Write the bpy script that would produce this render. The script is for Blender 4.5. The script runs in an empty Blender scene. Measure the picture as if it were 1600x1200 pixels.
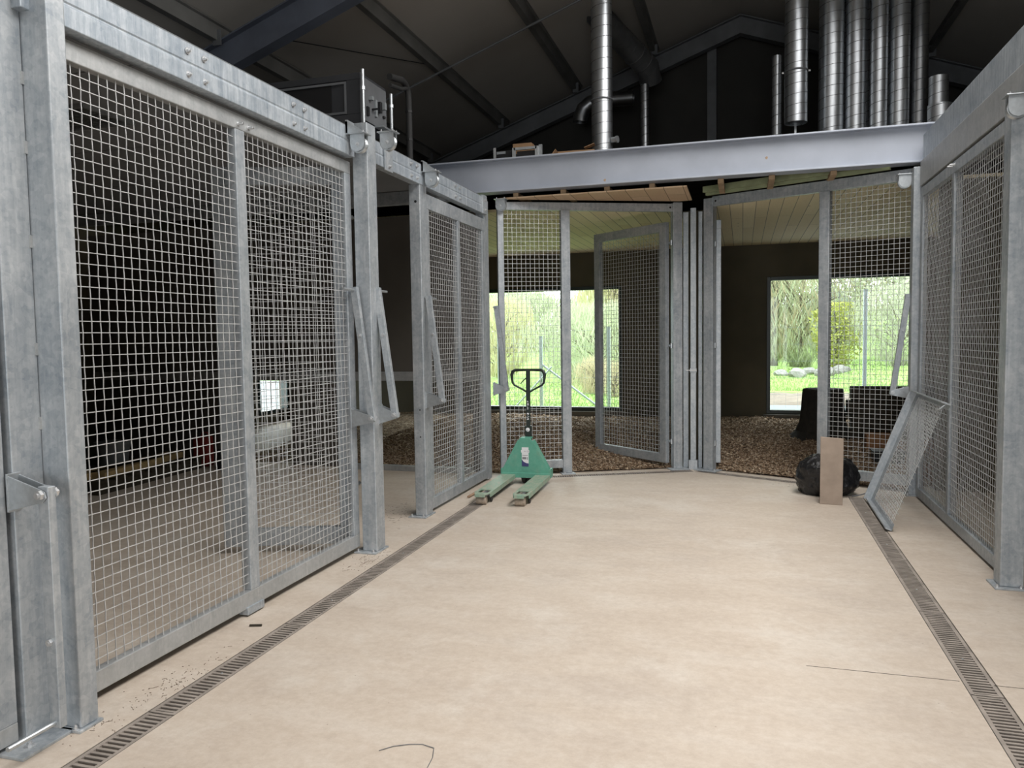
import bpy, math, random
from math import pi, sin, cos, atan2, radians, sqrt
from mathutils import Vector, Matrix, noise
random.seed(7)
scn = bpy.context.scene
col = scn.collection

# ------------------------------------------------------------------ materials
def new_mat(name):
    m = bpy.data.materials.new(name); m.use_nodes = True
    nt = m.node_tree
    return m, nt, nt.nodes['Principled BSDF']

def N(nt, t, **kw):
    n = nt.nodes.new(t)
    for k, v in kw.items():
        setattr(n, k, v)
    return n

def coords(nt, scale=(1, 1, 1), rot=(0, 0, 0)):
    tc = N(nt, 'ShaderNodeTexCoord'); mp = N(nt, 'ShaderNodeMapping')
    mp.inputs['Scale'].default_value = scale; mp.inputs['Rotation'].default_value = rot
    nt.links.new(tc.outputs['Object'], mp.inputs['Vector'])
    return mp.outputs['Vector']

def noise_tex(nt, vec, scale, detail=4, rough=0.55):
    n = N(nt, 'ShaderNodeTexNoise')
    n.inputs['Scale'].default_value = scale; n.inputs['Detail'].default_value = detail
    n.inputs['Roughness'].default_value = rough
    nt.links.new(vec, n.inputs['Vector'])
    return n.outputs['Fac']

def ramp(nt, fac, stops):
    r = N(nt, 'ShaderNodeValToRGB')
    e = r.color_ramp.elements
    while len(e) > 1:
        e.remove(e[-1])
    e[0].position = stops[0][0]; e[0].color = (*stops[0][1], 1)
    for p, c in stops[1:]:
        x = e.new(p); x.color = (*c, 1)
    nt.links.new(fac, r.inputs['Fac'])
    return r.outputs['Color']

def mixc(nt, fac, a, b, mode='MIX'):
    m = N(nt, 'ShaderNodeMix', data_type='RGBA', blend_type=mode)
    if isinstance(fac, (int, float)):
        m.inputs['Factor'].default_value = fac
    else:
        nt.links.new(fac, m.inputs['Factor'])
    for i, v in ((6, a), (7, b)):
        if isinstance(v, tuple):
            m.inputs[i].default_value = (*v, 1)
        else:
            nt.links.new(v, m.inputs[i])
    return m.outputs[2]

def bump(nt, b, h, strength=0.2, dist=0.01):
    n = N(nt, 'ShaderNodeBump')
    n.inputs['Strength'].default_value = strength; n.inputs['Distance'].default_value = dist
    nt.links.new(h, n.inputs['Height']); nt.links.new(n.outputs['Normal'], b.inputs['Normal'])

def flat(name, c, rough=0.6, metal=0.0, var=0.0, scale=6.0, bmp=0.0):
    m, nt, b = new_mat(name)
    b.inputs['Roughness'].default_value = rough; b.inputs['Metallic'].default_value = metal
    if var:
        v = coords(nt)
        f = noise_tex(nt, v, scale, 5)
        lo = tuple(max(0, x * (1 - var)) for x in c); hi = tuple(min(1, x * (1 + var)) for x in c)
        nt.links.new(ramp(nt, f, [(0.3, lo), (0.7, hi)]), b.inputs['Base Color'])
        if bmp:
            bump(nt, b, noise_tex(nt, v, scale * 6, 4), bmp, 0.005)
    else:
        b.inputs['Base Color'].default_value = (*c, 1)
    return m

def galvanised(name, lo, hi, rough=0.5, metal=0.5, streak=0.35):
    m, nt, b = new_mat(name)
    v = coords(nt)
    mid = tuple((a + c) / 2 for a, c in zip(lo, hi))
    vo = N(nt, 'ShaderNodeTexVoronoi'); vo.inputs['Scale'].default_value = 60
    nt.links.new(v, vo.inputs['Vector'])
    vb = N(nt, 'ShaderNodeTexVoronoi'); vb.inputs['Scale'].default_value = 24
    nt.links.new(v, vb.inputs['Vector'])
    big = noise_tex(nt, v, 4.5, 8, 0.7)
    st = noise_tex(nt, coords(nt, (16, 16, 1.3)), 2.2, 6, 0.65)
    c1 = ramp(nt, big, [(0.32, lo), (0.5, mid), (0.66, hi)])
    def grain(vt):
        sp = N(nt, 'ShaderNodeSeparateColor'); nt.links.new(vt.outputs['Color'], sp.inputs['Color'])
        return ramp(nt, sp.outputs['Red'], [(0, lo), (1, hi)])
    c2 = mixc(nt, 0.34, c1, grain(vo)); c2 = mixc(nt, 0.26, c2, grain(vb))
    c3 = mixc(nt, streak, c2, ramp(nt, st, [(0.38, lo), (0.62, hi)]))
    drip = noise_tex(nt, coords(nt, (5, 5, .5), (0, 0, .4)), 3.0, 4, 0.6)
    c3 = mixc(nt, ramp(nt, drip, [(0.62, (0, 0, 0)), (0.74, (.5, .5, .5))]), c3, tuple(min(1, x * 1.22) for x in hi))
    nt.links.new(c3, b.inputs['Base Color'])
    b.inputs['Metallic'].default_value = metal
    nt.links.new(ramp(nt, big, [(0.2, (rough - .1,) * 3), (0.8, (rough + .14,) * 3)]), b.inputs['Roughness'])
    bump(nt, b, noise_tex(nt, v, 40, 3), 0.06, 0.004)
    return m

M = {}
M['galv'] = galvanised('galvanised_steel', (.235, .275, .315), (.585, .605, .615), streak=0.22)
M['galv_beam'] = galvanised('galvanised_beam_steel', (.25, .30, .355), (.60, .64, .67), streak=0.45)
M['galv_warm'] = galvanised('galvanised_rail_steel', (.33, .345, .35), (.53, .54, .54), streak=0.2)
M['wire'] = flat('galvanised_wire', (.62, .63, .63), 0.45, 0.45, 0.12, 30)
M['zinc'] = flat('bright_zinc', (.50, .53, .55), 0.38, 0.75, 0.1, 40)
M['primer'] = flat('lavender_primer_steel', (.385, .415, .475), 0.55, 0.25, 0.08, 2.5, 0.02)
M['bolt'] = flat('zinc_bolt', (.62, .63, .64), 0.38, 0.8)
M['duct'] = flat('spiral_duct_steel', (.62, .65, .68), 0.36, 1.0, 0.10, 8)
M['seam'] = flat('dark_lock_seam', (.16, .17, .18), 0.5, 0.6)
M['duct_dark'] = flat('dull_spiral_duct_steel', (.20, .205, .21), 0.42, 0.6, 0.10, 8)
M['darksteel'] = flat('dark_painted_steel', (.15, .157, .165), 0.55, 0.2, 0.2, 3)
M['rafter'] = flat('blue_grey_painted_steel', (.115, .13, .165), 0.5, 0.2, 0.25, 2)
M['purlin'] = flat('grey_purlin_steel', (.19, .19, .18), 0.6, 0.3, 0.2, 2)
M['roof'] = flat('roof_lining', (.46, .435, .395), 0.75, 0.0, 0.06, 0.8)
M['blackwall'] = flat('dark_olive_cladding', (.085, .073, .047), 0.8, 0, 0.2, 1.2)
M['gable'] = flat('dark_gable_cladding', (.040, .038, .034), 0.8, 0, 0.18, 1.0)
M['board'] = flat('grey_brown_board', (.10, .09, .076), 0.75, 0, 0.12, 1.5)
M['black'] = flat('black_plastic', (.012, .012, .013), 0.45)
M['blackrubber'] = flat('black_rubber', (.02, .02, .02), 0.7)
M['blackgreen'] = flat('black_green_paint', (.014, .022, .018), 0.38)
M['windowframe'] = flat('dark_window_frame', (.018, .03, .028), 0.4)
M['cardboard'] = flat('cardboard', (.36, .22, .12), 0.85, 0, 0.1, 5)
M['browncard'] = flat('brown_carton', (.30, .155, .075), 0.85, 0, 0.15, 5)
M['timber'] = flat('sawn_timber', (.40, .28, .17), 0.8, 0, 0.22, 9)
M['timber_yellow'] = flat('yellow_timber', (.42, .30, .14), 0.8, 0, 0.2, 6)
M['timber_green'] = flat('treated_green_timber', (.30, .34, .20), 0.8, 0, 0.25, 6)
M['darkwood'] = flat('dark_weathered_wood', (.040, .033, .022), 0.9, 0, 0.35, 8, 0.4)
M['barkwood'] = flat('dark_bark', (.020, .017, .013), 0.95, 0, 0.35, 12, 0.6)
M['stickwood'] = flat('brown_stick', (.30, .20, .13), 0.8, 0, 0.25, 10)
M['red'] = flat('red_plastic', (.22, .025, .02), 0.5)
M['greyplastic'] = flat('grey_plastic', (.25, .27, .28), 0.5)
M['white'] = flat('white_sticker', (.78, .78, .80), 0.4)
M['navy'] = flat('navy_print', (.045, .045, .16), 0.4)
M['greyprint'] = flat('grey_print', (.22, .22, .23), 0.5)
M['roller'] = flat('scuffed_roller', (.34, .28, .22), 0.7, 0, 0.3, 30)
M['stone'] = flat('pale_stone', (0.215, 0.209, 0.195), 0.9, 0, 0.25, 4, 0.4)
M['apron'] = flat('pale_concrete_apron', (0.144, 0.161, 0.167), 0.8, 0, 0.05, 2)
M['soil'] = flat('bare_soil', (0.136, 0.109, 0.082), 0.95, 0, 0.3, 3, 0.6)
M['roofslate'] = flat('pale_slate', (0.223, 0.248, 0.267), 0.8, 0, 0.1, 5)
M['render'] = flat('pale_render', (0.341, 0.329, 0.298), 0.9)
M['fencepost'] = flat('pale_fence_post', (0.341, 0.384, 0.397), 0.5, 0.2)
M['bark'] = flat('grey_bark', (0.136, 0.118, 0.087), 0.95, 0, 0.3, 8)

def truck_green():
    m, nt, b = new_mat('pallet_truck_green')
    v = coords(nt)
    f = noise_tex(nt, v, 9, 6, 0.7)
    c = ramp(nt, f, [(0.3, (.085, .30, .215)), (0.55, (.115, .36, .265)), (0.72, (.17, .38, .29))])
    dirt = noise_tex(nt, v, 3.2, 5, 0.6)
    nt.links.new(mixc(nt, ramp(nt, dirt, [(0.5, (0, 0, 0)), (0.8, (.6, .6, .6))]), c, (.36, .36, .28)), b.inputs['Base Color'])
    b.inputs['Roughness'].default_value = 0.5
    return m
M['green'] = truck_green()
def truck_fork():
    m, nt, b = new_mat('scuffed_fork_green')
    f = noise_tex(nt, coords(nt, (3, 1, 1)), 10, 6, 0.7)
    nt.links.new(ramp(nt, f, [(0.3, (.18, .34, .25)), (0.52, (.30, .38, .29)), (0.68, (.42, .40, .32))]), b.inputs['Base Color'])
    b.inputs['Roughness'].default_value = 0.55
    return m
M['fork'] = truck_fork()

def concrete():
    m, nt, b = new_mat('dusty_beige_concrete')
    v = coords(nt)
    big = noise_tex(nt, v, 0.55, 6, 0.6)
    mid = noise_tex(nt, coords(nt, (1.0, 2.4, 1)), 1.7, 7, 0.62)
    fine = noise_tex(nt, v, 26, 5, 0.7)
    c = ramp(nt, big, [(0.28, (.455, .378, .305)), (0.5, (.515, .44, .362)), (0.74, (.56, .50, .43))])
    c = mixc(nt, 0.5, c, ramp(nt, mid, [(0.3, (.42, .345, .28)), (0.5, (.52, .445, .37)), (0.66, (.60, .545, .48))]))
    blot = noise_tex(nt, coords(nt, (.9, 1.3, 1), (0, 0, .3)), 0.9, 8, 0.72)
    c = mixc(nt, ramp(nt, blot, [(0.50, (0, 0, 0)), (0.64, (.7, .7, .7))]), c, (.42, .355, .30))
    c = mixc(nt, ramp(nt, noise_tex(nt, coords(nt, (1, 1, 1), (0, 0, 1)), 1.3, 7, 0.7), [(0.53, (0, 0, 0)), (0.66, (.7, .7, .7))]), c, (.60, .55, .485))
    c = mixc(nt, ramp(nt, fine, [(0.62, (0, 0, 0)), (0.80, (.45, .45, .45))]), c, (.40, .32, .25))
    # a few dark specks, scuffs and pinkish spill stains
    vo = N(nt, 'ShaderNodeTexVoronoi'); vo.inputs['Scale'].default_value = 9
    nt.links.new(coords(nt, (1, 1, 0.001)), vo.inputs['Vector'])
    c = mixc(nt, ramp(nt, vo.outputs['Distance'], [(0.025, (.75, .75, .75)), (0.045, (0, 0, 0))]), c, (.24, .18, .14))
    scuff = noise_tex(nt, coords(nt, (1.2, 9, 1), (0, 0, 0.5)), 1.4, 5, 0.7)
    c = mixc(nt, ramp(nt, scuff, [(0.68, (0, 0, 0)), (0.8, (.4, .4, .4))]), c, (.36, .30, .26))
    grit = noise_tex(nt, v, 20, 8, 0.8)
    c = mixc(nt, 0.26, c, ramp(nt, grit, [(0.36, (.36, .29, .23)), (0.5, (.53, .455, .375)), (0.62, (.66, .60, .53))]))
    nt.links.new(c, b.inputs['Base Color'])
    b.inputs['Roughness'].default_value = 0.62
    bump(nt, b, fine, 0.12, 0.004)
    return m
M['concrete'] = concrete()

def planks(name, tones, w=0.145, length=2.6, gap=0.004):
    m, nt, b = new_mat(name)
    v = coords(nt, (1, 1, 1), (0, 0, pi / 2))
    br = N(nt, 'ShaderNodeTexBrick'); br.offset = 0.37
    br.inputs['Scale'].default_value = 1.0; br.inputs['Brick Width'].default_value = length
    br.inputs['Row Height'].default_value = w; br.inputs['Mortar Size'].default_value = gap
    br.inputs['Color1'].default_value = (*tones[0], 1); br.inputs['Color2'].default_value = (*tones[1], 1)
    br.inputs['Mortar'].default_value = (.05, .035, .02, 1)
    nt.links.new(v, br.inputs['Vector'])
    g = noise_tex(nt, coords(nt, (22, 1.2, 1)), 3, 5, 0.6)
    c = mixc(nt, 0.3, br.outputs['Color'], ramp(nt, g, [(0.3, tones[0]), (0.7, tones[1])]))
    kn = N(nt, 'ShaderNodeTexVoronoi'); kn.inputs['Scale'].default_value = 2.6
    nt.links.new(coords(nt, (1.6, .8, .01)), kn.inputs['Vector'])
    c = mixc(nt, ramp(nt, kn.outputs['Distance'], [(0.03, (.8, .8, .8)), (0.06, (0, 0, 0))]), c, (.16, .10, .06))
    nt.links.new(c, b.inputs['Base Color']); b.inputs['Roughness'].default_value = 0.75
    return m
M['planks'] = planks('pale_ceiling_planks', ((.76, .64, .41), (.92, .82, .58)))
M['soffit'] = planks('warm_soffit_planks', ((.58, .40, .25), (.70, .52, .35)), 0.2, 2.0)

def chipmat():
    m, nt, b = new_mat('wood_chips')
    v = coords(nt)
    f = noise_tex(nt, v, 28, 2, 0.7)
    g = noise_tex(nt, v, 1.8, 4)
    c = ramp(nt, f, [(0.30, (.05, .032, .02)), (0.43, (.15, .097, .058)), (0.54, (.30, .21, .13)), (0.64, (.62, .52, .40))])
    c = mixc(nt, ramp(nt, g, [(0.35, (0, 0, 0)), (0.7, (.35, .35, .35))]), c, (.17, .10, .055))
    nt.links.new(c, b.inputs['Base Color']); b.inputs['Roughness'].default_value = 0.9
    bump(nt, b, noise_tex(nt, v, 45, 3), 0.7, 0.02)
    return m
M['chips'] = chipmat()

def leafmat(name, a, c):
    m, nt, b = new_mat(name); nt.nodes.remove(b)
    f = noise_tex(nt, coords(nt), 0.9, 5, 0.7)
    k = ramp(nt, f, [(0.3, a), (0.7, c)])
    d_ = N(nt, 'ShaderNodeBsdfDiffuse'); t_ = N(nt, 'ShaderNodeBsdfTranslucent'); x = N(nt, 'ShaderNodeMixShader'); x.inputs[0].default_value = 0.45
    nt.links.new(k, d_.inputs['Color']); nt.links.new(k, t_.inputs['Color'])
    nt.links.new(d_.outputs[0], x.inputs[1]); nt.links.new(t_.outputs[0], x.inputs[2])
    nt.links.new(x.outputs[0], nt.nodes['Material Output'].inputs['Surface'])
    return m
M['leaf_willow'] = leafmat('willow_leaves', (0.389, 0.382, 0.208), (0.514, 0.493, 0.306))
M['leaf_pale'] = leafmat('pale_leaves', (0.319, 0.361, 0.230), (0.445, 0.473, 0.334))
M['leaf_brown'] = leafmat('budding_twigs', (0.389, 0.340, 0.222), (0.500, 0.445, 0.306))
M['leaf_lime'] = leafmat('lime_shrub_leaves', (0.347, 0.375, 0.097), (0.458, 0.473, 0.167))
M['leaf_scrub'] = leafmat('grey_green_scrub', (0.334, 0.361, 0.264), (0.445, 0.458, 0.347))
M['grass'] = leafmat('spring_grass', (0.174, 0.273, 0.081), (0.260, 0.360, 0.136))
M['grassland'] = leafmat('spring_turf', (0.149, 0.229, 0.068), (0.223, 0.298, 0.118))

def glass():
    m, nt, b = new_mat('window_glass')
    nt.nodes.remove(b)
    out = nt.nodes['Material Output']
    tr = N(nt, 'ShaderNodeBsdfTransparent'); tr.inputs['Color'].default_value = (.95, .985, .97, 1)
    gl = N(nt, 'ShaderNodeBsdfGlossy'); gl.inputs['Roughness'].default_value = 0.03
    mx = N(nt, 'ShaderNodeMixShader'); mx.inputs['Fac'].default_value = 0.015
    nt.links.new(tr.outputs[0], mx.inputs[1]); nt.links.new(gl.outputs[0], mx.inputs[2])
    nt.links.new(mx.outputs[0], out.inputs['Surface'])
    return m
M['glass'] = glass()

def bagmat():
    m, nt, b = new_mat('black_refuse_plastic')
    b.inputs['Base Color'].default_value = (.008, .008, .009, 1)
    b.inputs['Roughness'].default_value = 0.28
    bump(nt, b, noise_tex(nt, coords(nt, (1, 1, .5)), 16, 5, 0.6), 0.9, 0.02)
    return m
M['bag'] = bagmat()
M['penceil'] = flat('grey_pen_ceiling', (.20, .21, .22), 0.7, 0.1, 0.08, 1.2)

# ------------------------------------------------------------------ mesh builder
class MB:
    def __init__(s):
        s.v = []; s.f = []
    def add(s, vs, fs):
        n = len(s.v); s.v += [tuple(p) for p in vs]; s.f += [tuple(i + n for i in f) for f in fs]; return s
    def box(s, x0, x1, y0, y1, z0, z1):
        vs = [(x, y, z) for x in (x0, x1) for y in (y0, y1) for z in (z0, z1)]
        return s.add(vs, [(0, 1, 3, 2), (4, 6, 7, 5), (0, 4, 5, 1), (2, 3, 7, 6), (0, 2, 6, 4), (1, 5, 7, 3)])
    def bar(s, p0, p1, w, t, up=(0, 0, 1)):
        p0 = Vector(p0); p1 = Vector(p1); d = (p1 - p0).normalized(); u = Vector(up)
        a = d.cross(u)
        if a.length < 1e-4: a = d.cross(Vector((1, 0, 0)))
        a.normalize(); b = a.cross(d).normalized()
        vs = []
        for p in (p0, p1):
            for i, j in ((-1, -1), (1, -1), (1, 1), (-1, 1)):
                vs.append(p + a * (w / 2 * i) + b * (t / 2 * j))
        return s.add(vs, [(0, 1, 2, 3), (7, 6, 5, 4), (0, 4, 5, 1), (1, 5, 6, 2), (2, 6, 7, 3), (3, 7, 4, 0)])
    def tube(s, pts, r, n=8, cap=True):
        pts = [Vector(p) for p in pts]; rs = r if isinstance(r, (list, tuple)) else [r] * len(pts)
        vs = []; fs = []; a = None
        for i, p in enumerate(pts):
            d = (pts[min(i + 1, len(pts) - 1)] - pts[max(i - 1, 0)])
            d = d.normalized() if d.length > 0 else Vector((0, 0, 1))
            if a is None:
                a = d.orthogonal().normalized()
            else:
                a = (a - d * a.dot(d))
                a = a.normalized() if a.length > 1e-6 else d.orthogonal().normalized()
            b = d.cross(a)
            for k in range(n):
                t = 2 * pi * k / n
                vs.append(p + (a * cos(t) + b * sin(t)) * rs[i])
        for i in range(len(pts) - 1):
            for k in range(n):
                k2 = (k + 1) % n
                fs.append((i * n + k, i * n + k2, (i + 1) * n + k2, (i + 1) * n + k))
        if cap:
            fs.append(tuple(range(n - 1, -1, -1))); m = (len(pts) - 1) * n; fs.append(tuple(range(m, m + n)))
        return s.add(vs, fs)
    def cyl(s, p0, p1, r, n=12):
        return s.tube([p0, p1], r, n)
    def prism(s, poly, axis, a0, a1):
        # polygon in the two other axes (in x,y,z order), extruded along axis
        def pt(u, w, a):
            return (a, u, w) if axis == 'x' else ((u, a, w) if axis == 'y' else (u, w, a))
        n = len(poly)
        vs = [pt(u, w, a0) for u, w in poly] + [pt(u, w, a1) for u, w in poly]
        fs = [tuple(range(n - 1, -1, -1)), tuple(range(n, 2 * n))]
        fs += [(i, (i + 1) % n, n + (i + 1) % n, n + i) for i in range(n)]
        return s.add(vs, fs)
    def wires(s, x0, x1, z0, z1, y, pitch=0.05, r=0.0027, over=0.0):
        # woven wire: crimped wires both ways
        nx = max(2, round((x1 - x0) / pitch)); nz = max(2, round((z1 - z0) / pitch))
        xs = [x0 + (x1 - x0) * i / nx for i in range(nx + 1)]; zs = [z0 + (z1 - z0) * j / nz for j in range(nz + 1)]
        for i in range(1, nx):
            s.tube([(xs[i], y + (r * .5 if (i + j) % 2 else -r * .5), zs[j]) for j in range(nz + 1)], r, 4, False)
        for j in range(1, nz):
            pts = [(xs[i], y - (r * .5 if (i + j) % 2 else -r * .5), zs[j]) for i in range(nx + 1)]
            if over: pts[-1] = (xs[-1] + over, y, zs[j])
            s.tube(pts, r, 4, False)
        return s
    def build(s, name, mat, parent=None, bevel=0.0, smooth=False, label=None, kind=None):
        me = bpy.data.meshes.new(name); me.from_pydata(s.v, [], s.f); me.update()
        import bmesh
        bm = bmesh.new(); bm.from_mesh(me); bmesh.ops.recalc_face_normals(bm, faces=bm.faces); bm.to_mesh(me); bm.free()
        if smooth:
            for p in me.polygons: p.use_smooth = True
        me.materials.append(M[mat] if isinstance(mat, str) else mat)
        o = bpy.data.objects.new(name, me); col.objects.link(o)
        if parent is not None: o.parent = parent
        if bevel:
            b = o.modifiers.new('edge', 'BEVEL'); b.width = bevel; b.segments = 2; b.limit_method = 'ANGLE'; b.angle_limit = radians(40)
        if smooth:
            try:
                me.set_sharp_from_angle(angle=radians(38))
            except Exception:
                pass
        if label: o['label'] = label
        if kind: o['kind'] = kind
        return o

def tag(o, label, cat, group=None, kind=None):
    o['label'] = label; o['category'] = cat
    if group: o['group'] = group
    if kind: o['kind'] = kind
    return o

def T(name, label, cat, loc=(0, 0, 0), rz=0.0, group=None):
    o = bpy.data.objects.new(name, None); col.objects.link(o)
    o.location = loc; o.rotation_euler = (0, 0, rz); o.empty_display_size = 0.1
    return tag(o, label, cat, group)

def S(mb, name, mat, bevel=0.0, parent=None):
    o = mb.build(name, mat, parent, bevel)
    if parent is None: o['kind'] = 'structure'
    return o

def dup(o, parent=None):
    c = o.copy(); col.objects.link(c)
    if parent is not None: c.parent = parent
    for ch in [x for x in bpy.data.objects if x.parent == o]:
        dup(ch, c)
    return c

def hexbolt(p, d, r=0.012, h=0.012):
    # washer + hex head + thread stub, standing out of p along d
    mb = MB(); p = Vector(p); d = Vector(d)
    mb.tube([p, p + d * 0.003], r * 1.6, 14); mb.tube([p + d * 0.003, p + d * (0.003 + h)], r, 6)
    mb.tube([p + d * (0.003 + h), p + d * (0.010 + h)], r * .55, 8)
    return mb

# ------------------------------------------------------------------ camera
f = 1205.0
y = Vector((360, -80, f)); vx = 1080.0
vy = (-(f * f) - (vx - 800) * y.x) / y.y
d = Vector((vx - 800, vy, f)); y.normalize(); d.normalize(); up = -d
xx = y.cross(up)
if xx.x < 0: xx = -xx
R = Matrix((xx, y, up))            # world = R @ (right, down, forward)
cm = Matrix.Identity(4)
for i in range(3):
    cm[i][0] = R[i][0]; cm[i][1] = -R[i][1]; cm[i][2] = -R[i][2]
cm[2][3] = 1.6
cam = bpy.data.objects.new('camera', bpy.data.cameras.new('camera')); col.objects.link(cam)
cam.matrix_world = cm; cam.data.sensor_width = 36; cam.data.lens = f / 1600 * 36; cam.data.clip_start = 0.05; cam.data.clip_end = 300
scn.camera = cam

# ------------------------------------------------------------------ building shell
XL, XR, YF, YB = -8.6, 7.0, -5.2, 13.6
RX, RZ, RS = -0.05, 6.85, 0.358
def zroof(x): return RZ - RS * abs(x - RX)

def panel_front(x):           # where the bedded rooms begin behind the gate line
    if x < -2.95: return 8.68
    if x < -2.6: return 8.52
    if x < -0.72: return 8.40 + (x + 2.6) / 1.88 * 0.88
    if x < -0.40: return 9.30
    if x < 1.6: return 9.28 - (x + 0.40) / 2.0 * 0.91
    return 8.64

# floor slab with the drain channels cut out
floor_mb = MB().box(XL - .2, XR + .2, YF - 3, YB + .1, -0.25, 0.0)
floor = S(floor_mb, 'floor', 'concrete')
DL0, DL1 = (-2.385, 1.6), (-2.44, 7.95)       # left channel centre line
DR0, DR1 = (1.022, 1.6), (1.055, 8.0)
DW = 0.135
def chan(p, q, w):
    p = Vector((*p, 0)); q = Vector((*q, 0)); dd = (q - p).normalized(); nn = Vector((-dd.y, dd.x, 0)) * (w / 2)
    mb = MB()
    vs = [p + nn, p - nn, q - nn, q + nn]
    mb.add([Vector((v.x, v.y, -0.12)) for v in vs] + [Vector((v.x, v.y, 0.05)) for v in vs],
           [(0, 1, 2, 3), (7, 6, 5, 4), (0, 4, 5, 1), (1, 5, 6, 2), (2, 6, 7, 3), (3, 7, 4, 0)])
    return mb
CH = [(DL0, DL1, DW), (DR0, DR1, DW), ((-2.25, 8.36), (-0.56, 9.15), 0.12), ((-0.50, 9.15), (0.98, 8.46), 0.12)]
cuts = []
for p, q, w in CH:
    c = chan(p, q, w + 0.004).build('cut', 'concrete'); cuts.append(c)
    b = floor.modifiers.new('cut', 'BOOLEAN'); b.operation = 'DIFFERENCE'; b.object = c; b.solver = 'EXACT'
dg = bpy.context.evaluated_depsgraph_get()
nm = bpy.data.meshes.new_from_object(floor.evaluated_get(dg), preserve_all_data_layers=True, depsgraph=dg)
floor.modifiers.clear(); floor.data = nm
for c in cuts: bpy.data.objects.remove(c, do_unlink=True)

def holed(mb, axis, a0, a1, u0, u1, z0, z1, holes):
    # wall slab with rectangular holes (u0,u1,z0,z1)
    us = sorted({u0, u1, *[h[0] for h in holes], *[h[1] for h in holes]})
    zs = sorted({z0, z1, *[h[2] for h in holes], *[h[3] for h in holes]})
    for i in range(len(us) - 1):
        for j in range(len(zs) - 1):
            cu = (us[i] + us[i + 1]) / 2; cz = (zs[j] + zs[j + 1]) / 2
            if any(h[0] < cu < h[1] and h[2] < cz < h[3] for h in holes): continue
            if axis == 'y': mb.box(us[i], us[i + 1], a0, a1, zs[j], zs[j + 1])
            else: mb.box(a0, a1, us[i], us[i + 1], zs[j], zs[j + 1])
    return mb

WIN = {1: (-4.9, -2.03, 0.25, 2.46), 2: (0.39, 2.62, 0.24, 2.52)}
mb = holed(MB(), 'y', YB, YB + 0.25, XL, XR, -0.25, 3.3, list(WIN.values()))
S(mb, 'wall_back', 'blackwall')
gz = 3.3; mb = MB()
mb.prism([(XL, gz), (XR, gz), (XR, zroof(XR)), (RX, RZ), (XL, zroof(XL))], 'y', YB, YB + 0.25)
S(mb, 'wall_7', 'gable')
S(MB().box(XL, XR, YB - 0.012, YB, 3.98, 3.995), 'trim_1', 'board')     # flashing line across the gable
mb = holed(MB(), 'x', XL - 0.2, XL, YF, YB + .25, -0.25, 3.8, [(12.3, 13.3, 0.2, 1.7)])
S(mb, 'wall_left', 'blackwall')
S(MB().box(XR, XR + 0.2, YF, YB + .25, -0.25, 4.4), 'wall_right', 'blackwall')
mb = holed(MB(), 'y', YF - .2, YF, XL, XR, -0.25, 4.2, [(-1.9, 1.7, 0, 3.0)])
mb.prism([(XL, 4.2), (XR, 4.2), (XR, zroof(XR)), (RX, RZ), (XL, zroof(XL))], 'y', YF - .2, YF)
S(mb, 'wall_front', 'gable')
mb = MB()
mb.prism([(XL - .3, zroof(XL - .3)), (RX, RZ), (RX, RZ + .2), (XL - .3, zroof(XL - .3) + .2)], 'y', YF - .2, YB + .25)
mb.prism([(XR + .3, zroof(XR + .3)), (RX, RZ), (RX, RZ + .2), (XR + .3, zroof(XR + .3) + .2)], 'y', YF - .2, YB + .25)
S(mb, 'ceiling', 'roof')

# windows: frame and pane
def window(n, x0, x1, z0, z1):
    fr = MB(); w = 0.06
    ya, yb = YB - 0.02, YB + 0.12
    fr.box(x0, x0 + w, ya, yb, z0, z1); fr.box(x1 - w, x1, ya, yb, z0, z1)
    fr.box(x0 + w, x1 - w, ya, yb, z1 - w, z1); fr.box(x0 + w, x1 - w, ya, yb, z0, z0 + w)
    o = S(fr, 'window_%d' % n, 'windowframe', 0.004)
    MB().box(x0 + w, x1 - w, YB + 0.05, YB + 0.058, z0 + w, z1 - w).build('pane', 'glass', o)
    MB().box(x0 - .05, x1 + .05, YB - 0.10, YB - 0.02, z0 - 0.10, z0 - 0.01).build('sill', 'board', o)
for n, (x0, x1, z0, z1) in WIN.items(): window(n, x0, x1, z0, z1)
fr = MB()
for a, b_ in ((12.3, 12.36), (13.24, 13.3)): fr.box(XL - .12, XL + .02, a, b_, .2, 1.7)
fr.box(XL - .12, XL + .02, 12.36, 13.24, .2, .26); fr.box(XL - .12, XL + .02, 12.36, 13.24, 1.64, 1.7)
o = S(fr, 'window_3', 'windowframe')
MB().box(XL - .07, XL - .062, 12.36, 13.24, .26, 1.64).build('pane', 'glass', o)

# plank ceiling over the bedded rooms, mezzanine deck, room walls
def poly_slab(pts, z0, z1):
    mb = MB(); n = len(pts)
    return mb.add([(x, y_, z0) for x, y_ in pts] + [(x, y_, z1) for x, y_ in pts],
                  [tuple(range(n - 1, -1, -1)), tuple(range(n, 2 * n))] + [(i, (i + 1) % n, n + (i + 1) % n, n + i) for i in range(n)])
S(poly_slab([(-6.5, 8.75), (-2.75, 8.75), (-2.62, 8.48), (-0.72, 9.38), (-0.72, YB), (-6.5, YB)], 3.06, 3.09), 'ceiling_1', 'planks')
S(poly_slab([(-0.40, 9.38), (1.6, 8.47), (1.8, 8.5), (5.0, 8.5), (5.0, YB), (-0.40, YB)], 3.06, 3.09), 'ceiling_2', 'planks')
S(MB().box(-8.55, 6.9, 8.36, YB - .01, 3.47, 3.53), 'floor_mezzanine', 'darkwood')
S(MB().box(-0.68, -0.44, 9.47, YB - .02, 0, 3.05), 'wall_1', 'blackwall')
S(MB().box(4.8, 5.0, 8.5, YB - .02, 0, 3.05), 'wall_2', 'blackwall')
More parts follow.
